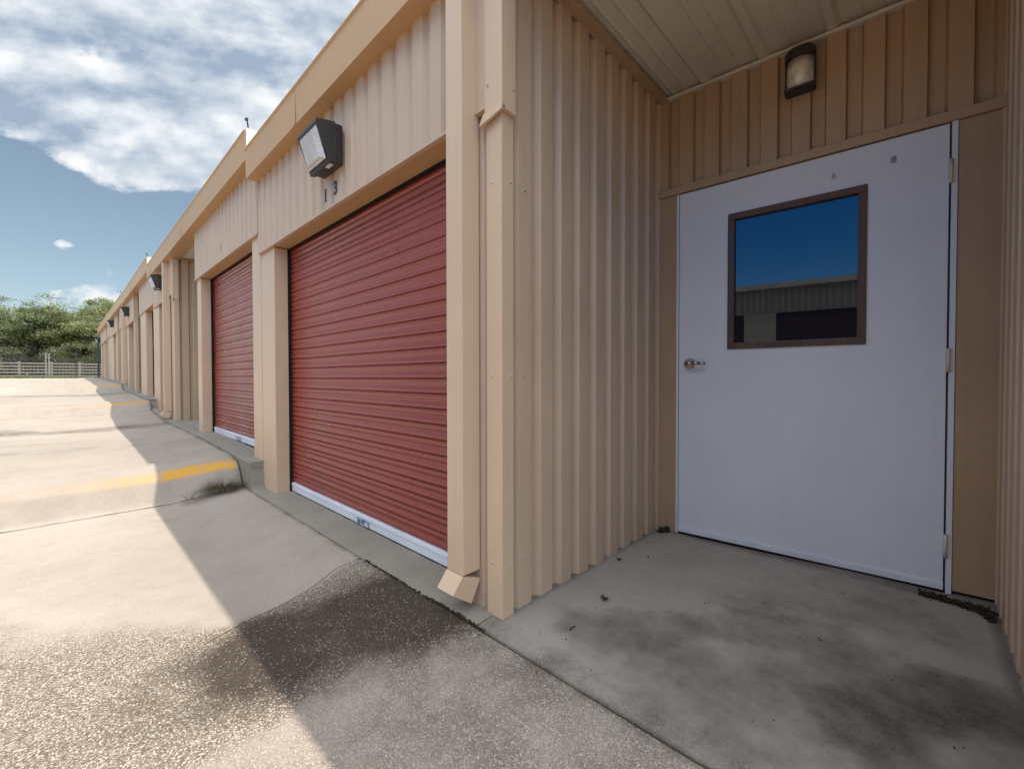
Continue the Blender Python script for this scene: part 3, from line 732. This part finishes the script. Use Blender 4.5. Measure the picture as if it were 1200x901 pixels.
def door_lamp(s, z):
    K = .84
    base = W((s, 0, z)); t = thing('door_lamp', 'small bronze wall lamp with clear lens, above the white door', 'wall lamp', base)
    def prt(n, bm, m):
        fixn(bm); o = obj(n, bm, m); o.parent = t
        for v in o.data.vertices: v.co -= Vector(base)
    w = .068
    bm = bmesh.new(); wbox(bm, s-w, s+w, .0, .03, z-.125, z+.100, bev=.008); prt('back_box', bm, M['bronze'])
    # rounded hood
    bm = bmesh.new(); pr = [(.031, .106), (.060, .106), (.082, .096), (.097, .075), (.102, .043), (.094, .038), (.031, .038)]
    rings = []
    for k_ in range(13):       # the hood's front is bowed and its shoulders rounded
        e_ = -1+2*k_/12; f_k = (1-abs(e_)**3.2*.42)
        rings.append([bm.verts.new(W((s+w*e_, .031+(n-.031)*f_k, z+.038+(q-.038)*(1-abs(e_)**4*.35)))) for n, q in pr])
    bm.faces.new(rings[0]); bm.faces.new(rings[-1][::-1])
    for A, C in zip(rings, rings[1:]):
        for i in range(len(pr)): bm.faces.new((A[i], A[(i+1) % len(pr)], C[(i+1) % len(pr)], C[i]))
    prt('hood', bm, M['bronze'])
    bm = bmesh.new(); pr = [(.031, .037), (.088, .037), (.088, -.02), (.078, -.112), (.031, -.112)]
    rings = []
    for k_ in range(15):
        e_ = -1+2*k_/14; f_k = (1-abs(e_)**2.6*.75)
        rings.append([bm.verts.new(W((s+(w-.008)*e_, .031+(n-.031)*f_k, z+q))) for n, q in pr])
    bm.faces.new(rings[0]); bm.faces.new(rings[-1][::-1])
    for A, C in zip(rings, rings[1:]):
        for i in range(len(pr)): bm.faces.new((A[i], A[(i+1) % len(pr)], C[(i+1) % len(pr)], C[i])).smooth = True
    prt('lens', bm, M['doorlens'])
    bm = bmesh.new()
    wbox(bm, s-w, s+w, .031, .088, z-.124, z-.1125, bev=.003); wbox(bm, s-.018, s+.018, .05, .075, z-.134, z-.1245, bev=.003)
    for q in (-w, w-.0075): wbox(bm, s+q, s+q+.0075, .031, .046, z-.112, z+.039)
    prt('bottom_rim', bm, M['bronze'])
door_lamp(.762, 1.635)
# bird spikes / antenna bits on the roof steps
for (y, z) in ((4.30, zt2+.265), (10.93, zt3+.265), (16.48, zt4+.265)):
    bm = bmesh.new(); cyl(bm, (1.14, y, z), (1.125, y-.03, z+.05), .006, n=6); box(bm, 1.11, 1.13, y-.045, y-.015, z+.045, z+.062)
    part('roof_clip', bm, M['black'])

# ------------------------------------------------------------------ building across the yard
M['trimO'] = painted('orange_tan_eave', (.66, .52, .38), rough=.5)
O = thing('storage_building', 'pale storage building across the yard with dark red doors, seen only in the door window', 'storage building', (-8.2, 3, -1.1))
B_save = B
def opart(name, bm, mat):
    fixn(bm); o = obj(name, bm, mat); o.parent = O
    for v in o.data.vertices: v.co -= Vector((-8.2, 3, -1.1))
    return o
bm = bmesh.new(); corrugated(bm, -10, 18, 1.75, 2.4, lambda s, n, z: (-8.2+n, s, z), 0); opart('header_panel', bm, M['beige'])
bm = bmesh.new(); box(bm, -8.32, -8.02, -10, 18, 2.40, 2.54); opart('gutter', bm, M['trimO'])
bm = bmesh.new(); hexa(bm, [(-8.05, -10, 2.5), (-8.05, 18, 2.5), (-14, 18, 2.9), (-14, -10, 2.9)], [(-8.05, -10, 2.53), (-8.05, 18, 2.53), (-14, 18, 2.93), (-14, -10, 2.93)]); opart('roof', bm, M['roof'])
bm = bmesh.new(); box(bm, -14, -8.45, -10, 18, -1.3, 2.45); opart('inner_wall', bm, M['tan'])
for y in (-7.9, -4.6, -1.3, 2.0, 5.3, 8.6, 11.9, 15.2):
    bm = bmesh.new(); box(bm, -8.45, -8.2, y-.75, y+.02, -1.3, 1.762); opart('pillar', bm, M['beige_trim'])
    pr = slat_profile(-1.15, 1.76); bm = bmesh.new()
    V = [[bm.verts.new((-8.33+d, yy, z)) for yy in (y+.02, y+2.55)] for z, d in pr]
    for i in range(len(pr)-1): bm.faces.new((V[i][0], V[i][1], V[i+1][1], V[i+1][0]))
    opart('roll_up_door', bm, M['darkred'])

# ------------------------------------------------------------------ fences at the far end
FY = 42.0
F = thing('ranch_fence', 'cream horizontal-rail fence with square posts beyond the far end of the yard', 'fence', (0, FY, -.1))
def fpart(n, bm, m, P_=None, base=(0, FY, -.1)):
    fixn(bm); o = obj(n, bm, m); o.parent = P_ or F
    for v in o.data.vertices: v.co -= Vector(base)
    return o
posts = [-8.4, -6.4, -4.2, -2.06, -.64, .70, 2.1, 4.0, 6.2]
for x in posts:
    bm = bmesh.new(); box(bm, x-.07, x+.07, FY-.07, FY+.07, -.2, 1.06, bev=.01); fpart('post', bm, M['fence'])
for z in (.12, .34, .54, .74, .94):
    bm = bmesh.new(); box(bm, -9, 7, FY-.095, FY-.072, z-.045, z+.045, bev=.008); fpart('rail', bm, M['fence'])
for k, x in enumerate((-.86, -.72)):
    bm = bmesh.new(); box(bm, x-.035, x+.035, 41.0, 41.08, -.1, 1.62 if k == 0 else 1.55, bev=.01); o = obj('utility_post', bm, M['fence'])
    tag(o, ('taller' if k == 0 else 'shorter')+' of two pale slim posts standing side by side before the ranch fence', 'post', 'pale slim posts by the fence')
I = thing('iron_fence', 'thin dark iron picket fence running from the dark gate post across the yard end', 'fence', (0, 33.6, 0))
xs_i = [-6+.9*k for k in range(9)]
for k in range(8):
    bm = bmesh.new(); xa = -6.0+.9*k
    box(bm, xa, xa+.9, 33.59, 33.61, .14, .165); box(bm, xa, xa+.9, 33.59, 33.61, .95, .975)
    for q in range(7): xx = xa+.06+.128*q; box(bm, xx-.007, xx+.007, 33.593, 33.607, .02, 1.10)
    fpart('picket_panel', bm, M['iron'], I, (0, 33.6, 0))
bm = bmesh.new(); box(bm, -.02+.42, .02+.42, 33.57, 33.63, .0, 1.45); fpart('post', bm, M['iron'], I, (0, 33.6, 0))
bm = bmesh.new(); box(bm, 1.14, 1.23, 30.4, 30.49, .0, 2.0, bev=.008); box(bm, 1.02, 1.34, 30.3, 30.58, -.02, .05, bev=.01)
tag(obj('gate_post', bm, M['iron']), 'dark square steel gate post on a base plate at the far corner of the building', 'post')

# ------------------------------------------------------------------ trees
def tree(x, y, z, h, crown_w, leaf, name, label, nb=9, seed=1, dens=1.0, base_h=.25, group='trees beyond the fence'):
    rnd = random.Random(seed); t = thing(name, label, 'tree', (x, y, z), group)
    tb = bmesh.new(); lb = bmesh.new()
    tips = []
    def limb(p, d, L, r, lev):
        n = 4; pts = [p]
        for i in range(n):
            d = (d+Vector((rnd.uniform(-.22, .22), rnd.uniform(-.22, .22), rnd.uniform(-.10, .16)))).normalized()
            pts.append(pts[-1]+d*L/n)
        for i in range(n):
            a, c = r*(1-.6*i/n), r*(1-.6*(i+1)/n); cyl(tb, pts[i], pts[i+1], a, c, 7, caps=False)
        if lev == 0: tips.append(pts[-1]); tips.append(pts[-2]); return
        for k in range(rnd.choice((3, 4))):
            i = rnd.choice((2, 3, 4)); az = rnd.uniform(0, 2*math.pi)
            nd = (d*.55+Vector((math.cos(az), math.sin(az), rnd.uniform(-.1, .7)))*.75).normalized()
            limb(pts[i], nd, L*rnd.uniform(.55, .75), r*.45, lev-1)
        tips.append(pts[-1])
    r0 = h*.035
    p = Vector((0, 0, -.2)); top = Vector((rnd.uniform(-.2, .2), rnd.uniform(-.2, .2), h*base_h))
    cyl(tb, p, (p+top)/2, r0*1.25, r0, 9, False); cyl(tb, (p+top)/2, top, r0, r0*.85, 9, False)
    for k in range(nb):
        az = 2*math.pi*(k+rnd.uniform(-.3, .3))/nb; up = rnd.uniform(.25, 1.3)
        d = Vector((math.cos(az)*crown_w/h*1.25, math.sin(az)*crown_w/h*1.25, up)).normalized()
        limb(top+Vector((0, 0, rnd.uniform(-.1, .2)*h*base_h)), d, h*rnd.uniform(.27, .37), r0*.5, 2)
    # keep the crown in its envelope
    zc = h*.53
    for i in range(int(46*dens)):
        q = Vector((rnd.gauss(0, 1), rnd.gauss(0, 1), rnd.gauss(0, 1))).normalized()*rnd.uniform(.45, 1.0)
        tips.append(Vector((q.x*crown_w*.52, q.y*crown_w*.52, zc+q.z*h*.46)))
    for tp in tips:
        q = Vector((tp.x/(crown_w*.52), tp.y/(crown_w*.52), (tp.z-zc)/(h*.46)))
        if q.length > 1: q = q/q.length*rnd.uniform(.78, 1.02)
        c = Vector((q.x*crown_w*.52, q.y*crown_w*.52, zc+q.z*h*.46))
        cr = rnd.uniform(.30, .62)*h/7; n = int(120*dens)
        for i in range(n):
            o = Vector((rnd.gauss(0, 1)*cr*.75, rnd.gauss(0, 1)*cr*.75, rnd.gauss(0, 1)*cr*.30))
            s = rnd.uniform(.035, .085)*h/7
            u = Vector((rnd.gauss(0, 1), rnd.gauss(0, 1), rnd.gauss(0, .6))).normalized(); v = u.orthogonal().normalized(); v = (v+u.cross(v)*rnd.uniform(-1, 1)).normalized()
            cc = c+o
            lb.faces.new([lb.verts.new(cc+u*s), lb.verts.new(cc+v*s*.6), lb.verts.new(cc-u*s), lb.verts.new(cc-v*s*.6)])
    o = obj('trunk', tb, M['bark']); o.parent = t
    o = obj('crown', lb, M[leaf]); o.parent = t
    return t
tree(-1.9, 56, -.05, 7.4, 6.4, 'leafA', 'oak_tree', 'spreading olive-green tree with a forked dark trunk, left of centre beyond the ranch fence', seed=3, dens=1.7)
tree(1.6, 54, -.05, 7.4, 6.0, 'leafB', 'oak_tree', 'fuller yellow-green tree whose crown runs behind the far end of the building', seed=8, nb=11, dens=2.1)
tree(4.8, 58, -.05, 7.2, 5.5, 'leafB', 'oak_tree', 'tree whose top shows just above the far roof, behind the fuller yellow-green one', seed=12, dens=1.0)
tree(-5.8, 60, -.05, 7.0, 5.5, 'leafC', 'oak_tree', 'thin grey-green tree at the left edge, letting sky through', seed=21, dens=.55)
tree(-3.6, 72, -.05, 8.6, 6, 'leafC', 'oak_tree', 'hazy grey-green tree farther back between the two left trees', seed=33, dens=.5)
tree(3.4, 47, -.05, 4.8, 3.2, 'leafA', 'oak_tree', 'low dark tree tucked between the iron gate post and the fence', seed=41, dens=1.2, base_h=.15)
tree(-5.2, 52, -.05, 3.3, 4.2, 'leafB', 'bush_tree', 'low round yellow-green tree at the left edge below the thin tree', seed=52, dens=.9, base_h=.1)
def brush(name, x0, x1, y0, y1, n, h, mat):
    rnd = random.Random(5); bm = bmesh.new()
    for k in range(n):
        x = rnd.uniform(x0, x1); y = rnd.uniform(y0, y1); hh = h*(.85+.4*noise.noise(Vector((x*.7, y*.3, 0)))+.25*rnd.random())
        z = rnd.uniform(0, max(.2, hh)); s = rnd.uniform(.05, .12)
        u = Vector((rnd.gauss(0, 1), rnd.gauss(0, 1), rnd.gauss(0, 1))).normalized()*s; v = u.orthogonal().normalized()*s*.5
        c = Vector((x, y, z-.05)); bm.faces.new([bm.verts.new(c+u), bm.verts.new(c+v), bm.verts.new(c-u), bm.verts.new(c-v)])
    o = obj(name, bm, mat); kind(o, 'stuff'); tag(o, 'tangled dry brush and scrub behind the ranch fence', 'scrub'); return o
brush('scrub', -14, 12, 60, 66, 70000, 3.0, M['brush'])
bm = bmesh.new(); rnd = random.Random(9)
for k in range(2600):
    x = rnd.uniform(-12, 9); y = rnd.uniform(34.2, 41.5); c = Vector((x, y, -.02)); a = rnd.uniform(0, 6.28); hgt = rnd.uniform(.05, .16)
    d = Vector((math.cos(a), math.sin(a), 0))*.02; tip = c+Vector((rnd.uniform(-.05, .05), rnd.uniform(-.05, .05), hgt))
    bm.faces.new([bm.verts.new(c-d), bm.verts.new(c+d), bm.verts.new(tip)])
o = obj('grass', bm, M['weed']); kind(o, 'stuff'); tag(o, 'rough dry grass between the yard end and the fence', 'grass')

# ------------------------------------------------------------------ small things on the ground
def tuft(name, x, y, z, n, h, spread, mat, label, seed=1, droop=.6, cat='weed'):
    rnd = random.Random(seed); bm = bmesh.new()
    for k in range(n):
        a = rnd.uniform(0, 2*math.pi); r = rnd.random()*spread*.35; L = h*rnd.uniform(.5, 1.1); w = rnd.uniform(.0012, .0028)
        p = Vector((math.cos(a)*r*rnd.uniform(.3, 1.6), math.sin(a)*r, -.005)); d = Vector((math.cos(a)*.5*spread/h*rnd.random()*2, math.sin(a)*.5*spread/h*rnd.random()*2, 1)).normalized()
        side = Vector((-math.sin(a), math.cos(a), 0))*w; prev = None
        for i in range(6):
            ww = side*(1-i/5.2); cur = (bm.verts.new(p-ww), bm.verts.new(p+ww))
            if prev: bm.faces.new((prev[0], prev[1], cur[1], cur[0]))
            prev = cur; p = p+d*L/5; d = (d+Vector((math.cos(a)*.25, math.sin(a)*.25, -droop*rnd.uniform(.2, .7)))).normalized()
            if p.z < .003: p.z = .003
    o = obj(name, bm, mat); o.location = (x, y, z); return tag(o, label, cat)
tuft('dry_weed', .98, 4.54, yard_z(.98, 4.40), 1100, .20, .26, M['strawleaf'], 'matted clump of dry brown weed at the foot of the yellow-edged ramp beside the pillar', 2, .75)
tuft('green_weed', .735, 4.60, yard_z(.735, 4.4), 14, .13, .08, M['weed'], 'small green weed sprouting from the joint below the yellow stripe', 5, .25)
tuft('green_weed', .69, 4.605, yard_z(.69, 4.4), 16, .022, .05, M['weed'], 'flat low sprig just left of the small green weed', 6, .5)
def litter(name, pts, n, h, label, seed):
    rnd = random.Random(seed); bm = bmesh.new()
    for k in range(n):
        i = rnd.randrange(len(pts)-1); t = rnd.random(); (ax, ay, aw), (bx, by, bw) = pts[i], pts[i+1]
        w = aw+(bw-aw)*t; c = Vector((ax+(bx-ax)*t+rnd.gauss(0, w*.4), ay+(by-ay)*t+rnd.gauss(0, w*.4), -1.0+abs(rnd.gauss(0, h))))
        s = rnd.uniform(.004, .014); u = Vector((rnd.gauss(0, 1), rnd.gauss(0, 1), rnd.gauss(0, .5))).normalized()*s; v = u.orthogonal().normalized()*s*.6
        bm.faces.new([bm.verts.new(c+u), bm.verts.new(c+v), bm.verts.new(c-u), bm.verts.new(c-v)])
    o = obj(name, bm, M['litter']); kind(o, 'stuff'); tag(o, label, 'leaf litter')
litter('leaf_litter', [(2.70, -.0, .010), (2.70, -.10, .03), (2.68, -.20, .035), (2.60, -.215, .010)], 800, .010, 'black leaf litter piled in the right-hand corner by the hinges', 3)
litter('leaf_litter', [(2.64, 1.21, .02), (2.69, 1.18, .012)], 420, .012, 'dark litter in the corner left of the door', 4)
litter('leaf_litter', [(1.125, 1.24, .005), (1.13, 1.42, .012), (1.122, 1.60, .006), (1.122, 2.2, .003)], 300, .002, 'dark grit gathered in the crack below the downspout', 5)
for x, y, s, a, lb, sd in ((1.66, 1.02, .034, .5, 'curled dead leaf lying between the ribbed wall and the middle of the alcove floor', 1), (2.08, 1.185, .024, 1.2, 'brown leaf against the foot of the ribbed wall', 2),
                       (1.37, .99, .030, -.4, 'thin reddish leaf near the alcove edge, by the building corner', 3), (2.21, 1.08, .014, .2, 'small dark leaf near the inner corner of the alcove', 4),
                       (1.97, .27, .012, .9, 'tiny dark leaf in the middle of the alcove floor below the door window', 5), (1.93, .68, .008, .4, 'speck-sized leaf scrap in the middle of the alcove floor, left of the tiny dark leaf', 6)):
    rnd = random.Random(sd); bm = bmesh.new()
    for q in range(1 if sd > 2 else 4):
        aa = a+q*1.3; L = s*(1 if q == 0 else rnd.uniform(.5, .9)); wd = .3 if sd != 3 else .10
        prev = None
        for i in range(9):
            t = i/8; w = math.sin(math.pi*min(1, t*1.02+.02))*L*wd; p = Vector((L*(t-.3), .25*L*math.sin(t*2.5), .003+.25*L*t*t+.001*q))
            e = [Vector((p.x, p.y-w, p.z+.004)), Vector((p.x, p.y, p.z)), Vector((p.x, p.y+w, p.z+.006))]
            e = [Matrix.Rotation(aa, 3, 'Z') @ k for k in e]; cur = [bm.verts.new(k) for k in e]
            if prev:
                for j in range(2): bm.faces.new((prev[j], prev[j+1], cur[j+1], cur[j]))
            prev = cur
    o = obj('dead_leaf', bm, M['deadleaf']); o.location = (x, y, alcove_z(x, y)); tag(o, lb, 'leaf', 'dead leaves on the alcove floor')
rnd = random.Random(77)
bm = bmesh.new()
for k in range(60):
    x = rnd.uniform(1.2, 2.68); y = rnd.uniform(-.2, 1.2); s = rnd.uniform(.001, .0032); c = Vector((x, y, alcove_z(x, y)+s*.4))
    b2 = bmesh.new(); bmesh.ops.create_icosphere(b2, subdivisions=1, radius=s); merge(bm, b2, lambda v, c=c: v+c)
for k in range(90):
    x = 1.12-abs(rnd.gauss(0, .03)); y = rnd.uniform(1.2, 4.5); s = rnd.uniform(.0008, .003); c = Vector((x, y, yard_z(x, y)+s*.4))
    b2 = bmesh.new(); bmesh.ops.create_icosphere(b2, subdivisions=1, radius=s); merge(bm, b2, lambda v, c=c: v+c)
o = obj('grit', bm, M['litter']); kind(o, 'stuff'); tag(o, 'scattered grit and crumbs on the concrete along the wall', 'grit')

# ------------------------------------------------------------------ light and sky
sun_dir = Vector((.62, -.85, 3.09)).normalized()
el = math.asin(sun_dir.z); az = math.atan2(sun_dir.x, sun_dir.y)
L_ = bpy.data.lights.new('sun', 'SUN'); L_.energy = 2.2; L_.angle = R(.55); L_.color = (1, .94, .86)
so = bpy.data.objects.new('sun', L_); COL.objects.link(so); so.rotation_euler = (-sun_dir).to_track_quat('-Z', 'Y').to_euler(); so.location = (0, 0, 20)
world = bpy.data.worlds.new('World'); SC.world = world; world.use_nodes = True; nt = world.node_tree
bg = nt.nodes['Background']; sky = N(nt, 'ShaderNodeTexSky', sky_type='NISHITA'); sky.sun_disc = False
sky.sun_elevation = el; sky.sun_rotation = az; sky.dust_density = .6; sky.ozone_density = 1.2; sky.air_density = 1.0; sky.altitude = 200
tc = N(nt, 'ShaderNodeTexCoord'); sx = N(nt, 'ShaderNodeSeparateXYZ'); nt.links.new(tc.outputs['Generated'], sx.inputs[0])
X_, Y_, Z_ = sx.outputs
def cloud(offz, detail=10):
    cx = N(nt, 'ShaderNodeCombineXYZ')
    # the banks stand like a wall to the north-north-east: coordinates across it and up it
    hd = math_n(nt, 'ADD', math_n(nt, 'MULTIPLY', X_, .57), math_n(nt, 'MULTIPLY', Y_, .82))
    hp = math_n(nt, 'SUBTRACT', math_n(nt, 'MULTIPLY', X_, .82), math_n(nt, 'MULTIPLY', Y_, .57))
    hd = math_n(nt, 'MAXIMUM', math_n(nt, 'ABSOLUTE', hd), .2)
    nt.links.new(math_n(nt, 'MULTIPLY', math_n(nt, 'DIVIDE', hp, hd), .72), cx.inputs[0])
    nt.links.new(math_n(nt, 'MULTIPLY', math_n(nt, 'ADD', math_n(nt, 'DIVIDE', Z_, hd), offz), 1.25), cx.inputs[2])
    mp = N(nt, 'ShaderNodeMapping'); mp.inputs['Location'].default_value = (3.4, 2.1, 5.9); nt.links.new(cx.outputs[0], mp.inputs[0])
    return noise_tex(nt, 4.3, detail, .57, mp.outputs[0], .0).outputs[0]
n0 = cloud(0); n1 = cloud(.040, 6)
# cloud banks: thick above ~17 degrees, a clear gap below, thin veil near the horizon; single cumulus heads and holes by direction
cov = ramp(nt, Z_, [(.0, .50), (.13, .50), (.20, .44), (.26, .45), (.32, .46), (.50, .50), (.62, .62), (1, .62)])  # high overhead cover is out of view, added to fill the shade
azm = ramp(nt, math_n(nt, 'ADD', math_n(nt, 'MULTIPLY', X_, .5), .5), [(.15, 0), (.38, 1)])   # few clouds over the opposite roof
azm2 = math_n(nt, 'MAXIMUM', azm.outputs[0], ramp(nt, Z_, [(.42, 0), (.55, 1)]).outputs[0])  # unseen high cloud also added on the yard side as fill light
covv = math_n(nt, 'MULTIPLY', cov.outputs[0], math_n(nt, 'ADD', math_n(nt, 'MULTIPLY', azm2, .40), .60))
for dvec, cosr, amp in [((0.155, 0.867, 0.473), 0.99255, 0.16), ((0.271, 0.822, 0.5), 0.99619, 0.12), ((0.064, 0.905, 0.421), 0.99452, 0.12), ((-0.034, 0.916, 0.4), 0.99452, 0.12), ((-0.01, 0.944, 0.329), 0.99452, 0.12), ((0.106, 0.93, 0.352), 0.99452, 0.13), ((0.234, 0.89, 0.391), 0.99452, 0.1), ((-0.007, 0.871, 0.491), 0.99027, 0.15), ((0.089, 0.837, 0.54), 0.99255, 0.1), ((0.169, 0.814, 0.555), 0.99255, 0.1), ((0.265, 0.763, 0.59), 0.99452, 0.08), ((0.335, 0.725, 0.602), 0.99619, 0.06), ((0.022, 0.887, 0.462), 0.99926, -0.16), ((0.062, 0.872, 0.485), 0.99897, -0.2), ((0.265, 0.804, 0.533), 0.99897, -0.07), ((0.303, 0.791, 0.531), 0.99905, -0.05), ((-0.012, 0.971, 0.237), 0.9954, -0.22), ((0.109, 0.959, 0.261), 0.9954, -0.22), ((-0.063, 0.972, 0.225), 0.99756, -0.18), ((-0.003, 0.977, 0.213), 0.99978, 0.22), ((-0.031, 0.988, 0.154), 0.99619, 0.1), ((0.055, 0.982, 0.182), 0.99619, 0.08), ((-0.037, 0.957, 0.286), 0.99905, -0.1)]:
    q = N(nt, 'ShaderNodeVectorMath', operation='DOT_PRODUCT'); nt.links.new(tc.outputs['Generated'], q.inputs[0]); q.inputs[1].default_value = dvec
    k_ = math_n(nt, 'EXPONENT', math_n(nt, 'DIVIDE', math_n(nt, 'SUBTRACT', q.outputs['Value'], 1.0), 1-cosr))
    covv = math_n(nt, 'ADD', covv, math_n(nt, 'MULTIPLY', k_, amp))
dens = math_n(nt, 'SUBTRACT', math_n(nt, 'ADD', n0, covv), 1.0)
alpha = ramp(nt, dens, [(0, 0), (.022, .5), (.06, .96)])
lit = math_n(nt, 'ADD', math_n(nt, 'MULTIPLY', math_n(nt, 'SUBTRACT', n0, n1), 3.6), .60)
thick = ramp(nt, dens, [(.05, 1.08), (.26, .66)])
litc = math_n(nt, 'MULTIPLY', lit, thick.outputs[0], clamp=True)
cc = ramp(nt, litc, [(.18, (3.0, 3.75, 4.8)), (.45, (5.2, 5.8, 6.5)), (.82, (8.9, 8.95, 8.9))])
hs = N(nt, 'ShaderNodeHueSaturation'); hs.inputs['Saturation'].default_value = .80; hs.inputs['Hue'].default_value = .482; nt.links.new(sky.outputs[0], hs.inputs['Color'])
hs2 = N(nt, 'ShaderNodeHueSaturation'); hs2.inputs['Saturation'].default_value = 1.55; hs2.inputs['Value'].default_value = .85; nt.links.new(sky.outputs[0], hs2.inputs['Color'])
low = ramp(nt, Z_, [(.36, 1), (.50, 0)])   # the deep blue lies low in the west
blue = mix(nt, math_n(nt, 'MULTIPLY', low.outputs[0], math_n(nt, 'SUBTRACT', 1.0, azm.outputs[0])), hs.outputs[0], hs2.outputs[0])
c = mix(nt, alpha.outputs[0], blue, cc.outputs[0])
# sky dimmed in the northern view, brightened elsewhere to fill the shade
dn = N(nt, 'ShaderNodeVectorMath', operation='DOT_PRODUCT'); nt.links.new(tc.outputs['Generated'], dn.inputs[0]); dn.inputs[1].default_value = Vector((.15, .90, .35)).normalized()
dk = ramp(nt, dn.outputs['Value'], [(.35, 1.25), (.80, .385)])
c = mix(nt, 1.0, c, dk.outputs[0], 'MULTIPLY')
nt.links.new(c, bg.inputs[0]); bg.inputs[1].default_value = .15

# ------------------------------------------------------------------ camera
cam = bpy.data.cameras.new('camera'); cam.sensor_width = 36; cam.lens = 502.03/1200*36; cam.clip_start = .03; cam.clip_end = 6000
co = bpy.data.objects.new('camera', cam); COL.objects.link(co)
r_ = Vector((0.69226289, -0.72164422, -0.00130833)); u_ = Vector((0.01313092, 0.01078359, 0.99985564)); f_ = Vector((0.72152593, 0.69218013, -0.01694093))
co.matrix_world = Matrix(((r_.x, u_.x, -f_.x, 0), (r_.y, u_.y, -f_.y, 0), (r_.z, u_.z, -f_.z, 0), (0, 0, 0, 1)))
SC.camera = co
vs = SC.view_settings; vs.view_transform = 'Standard'; vs.look = 'None'; vs.exposure = 1.1; vs.gamma = 1
SC.cycles.max_bounces = 8; SC.cycles.use_denoising = True
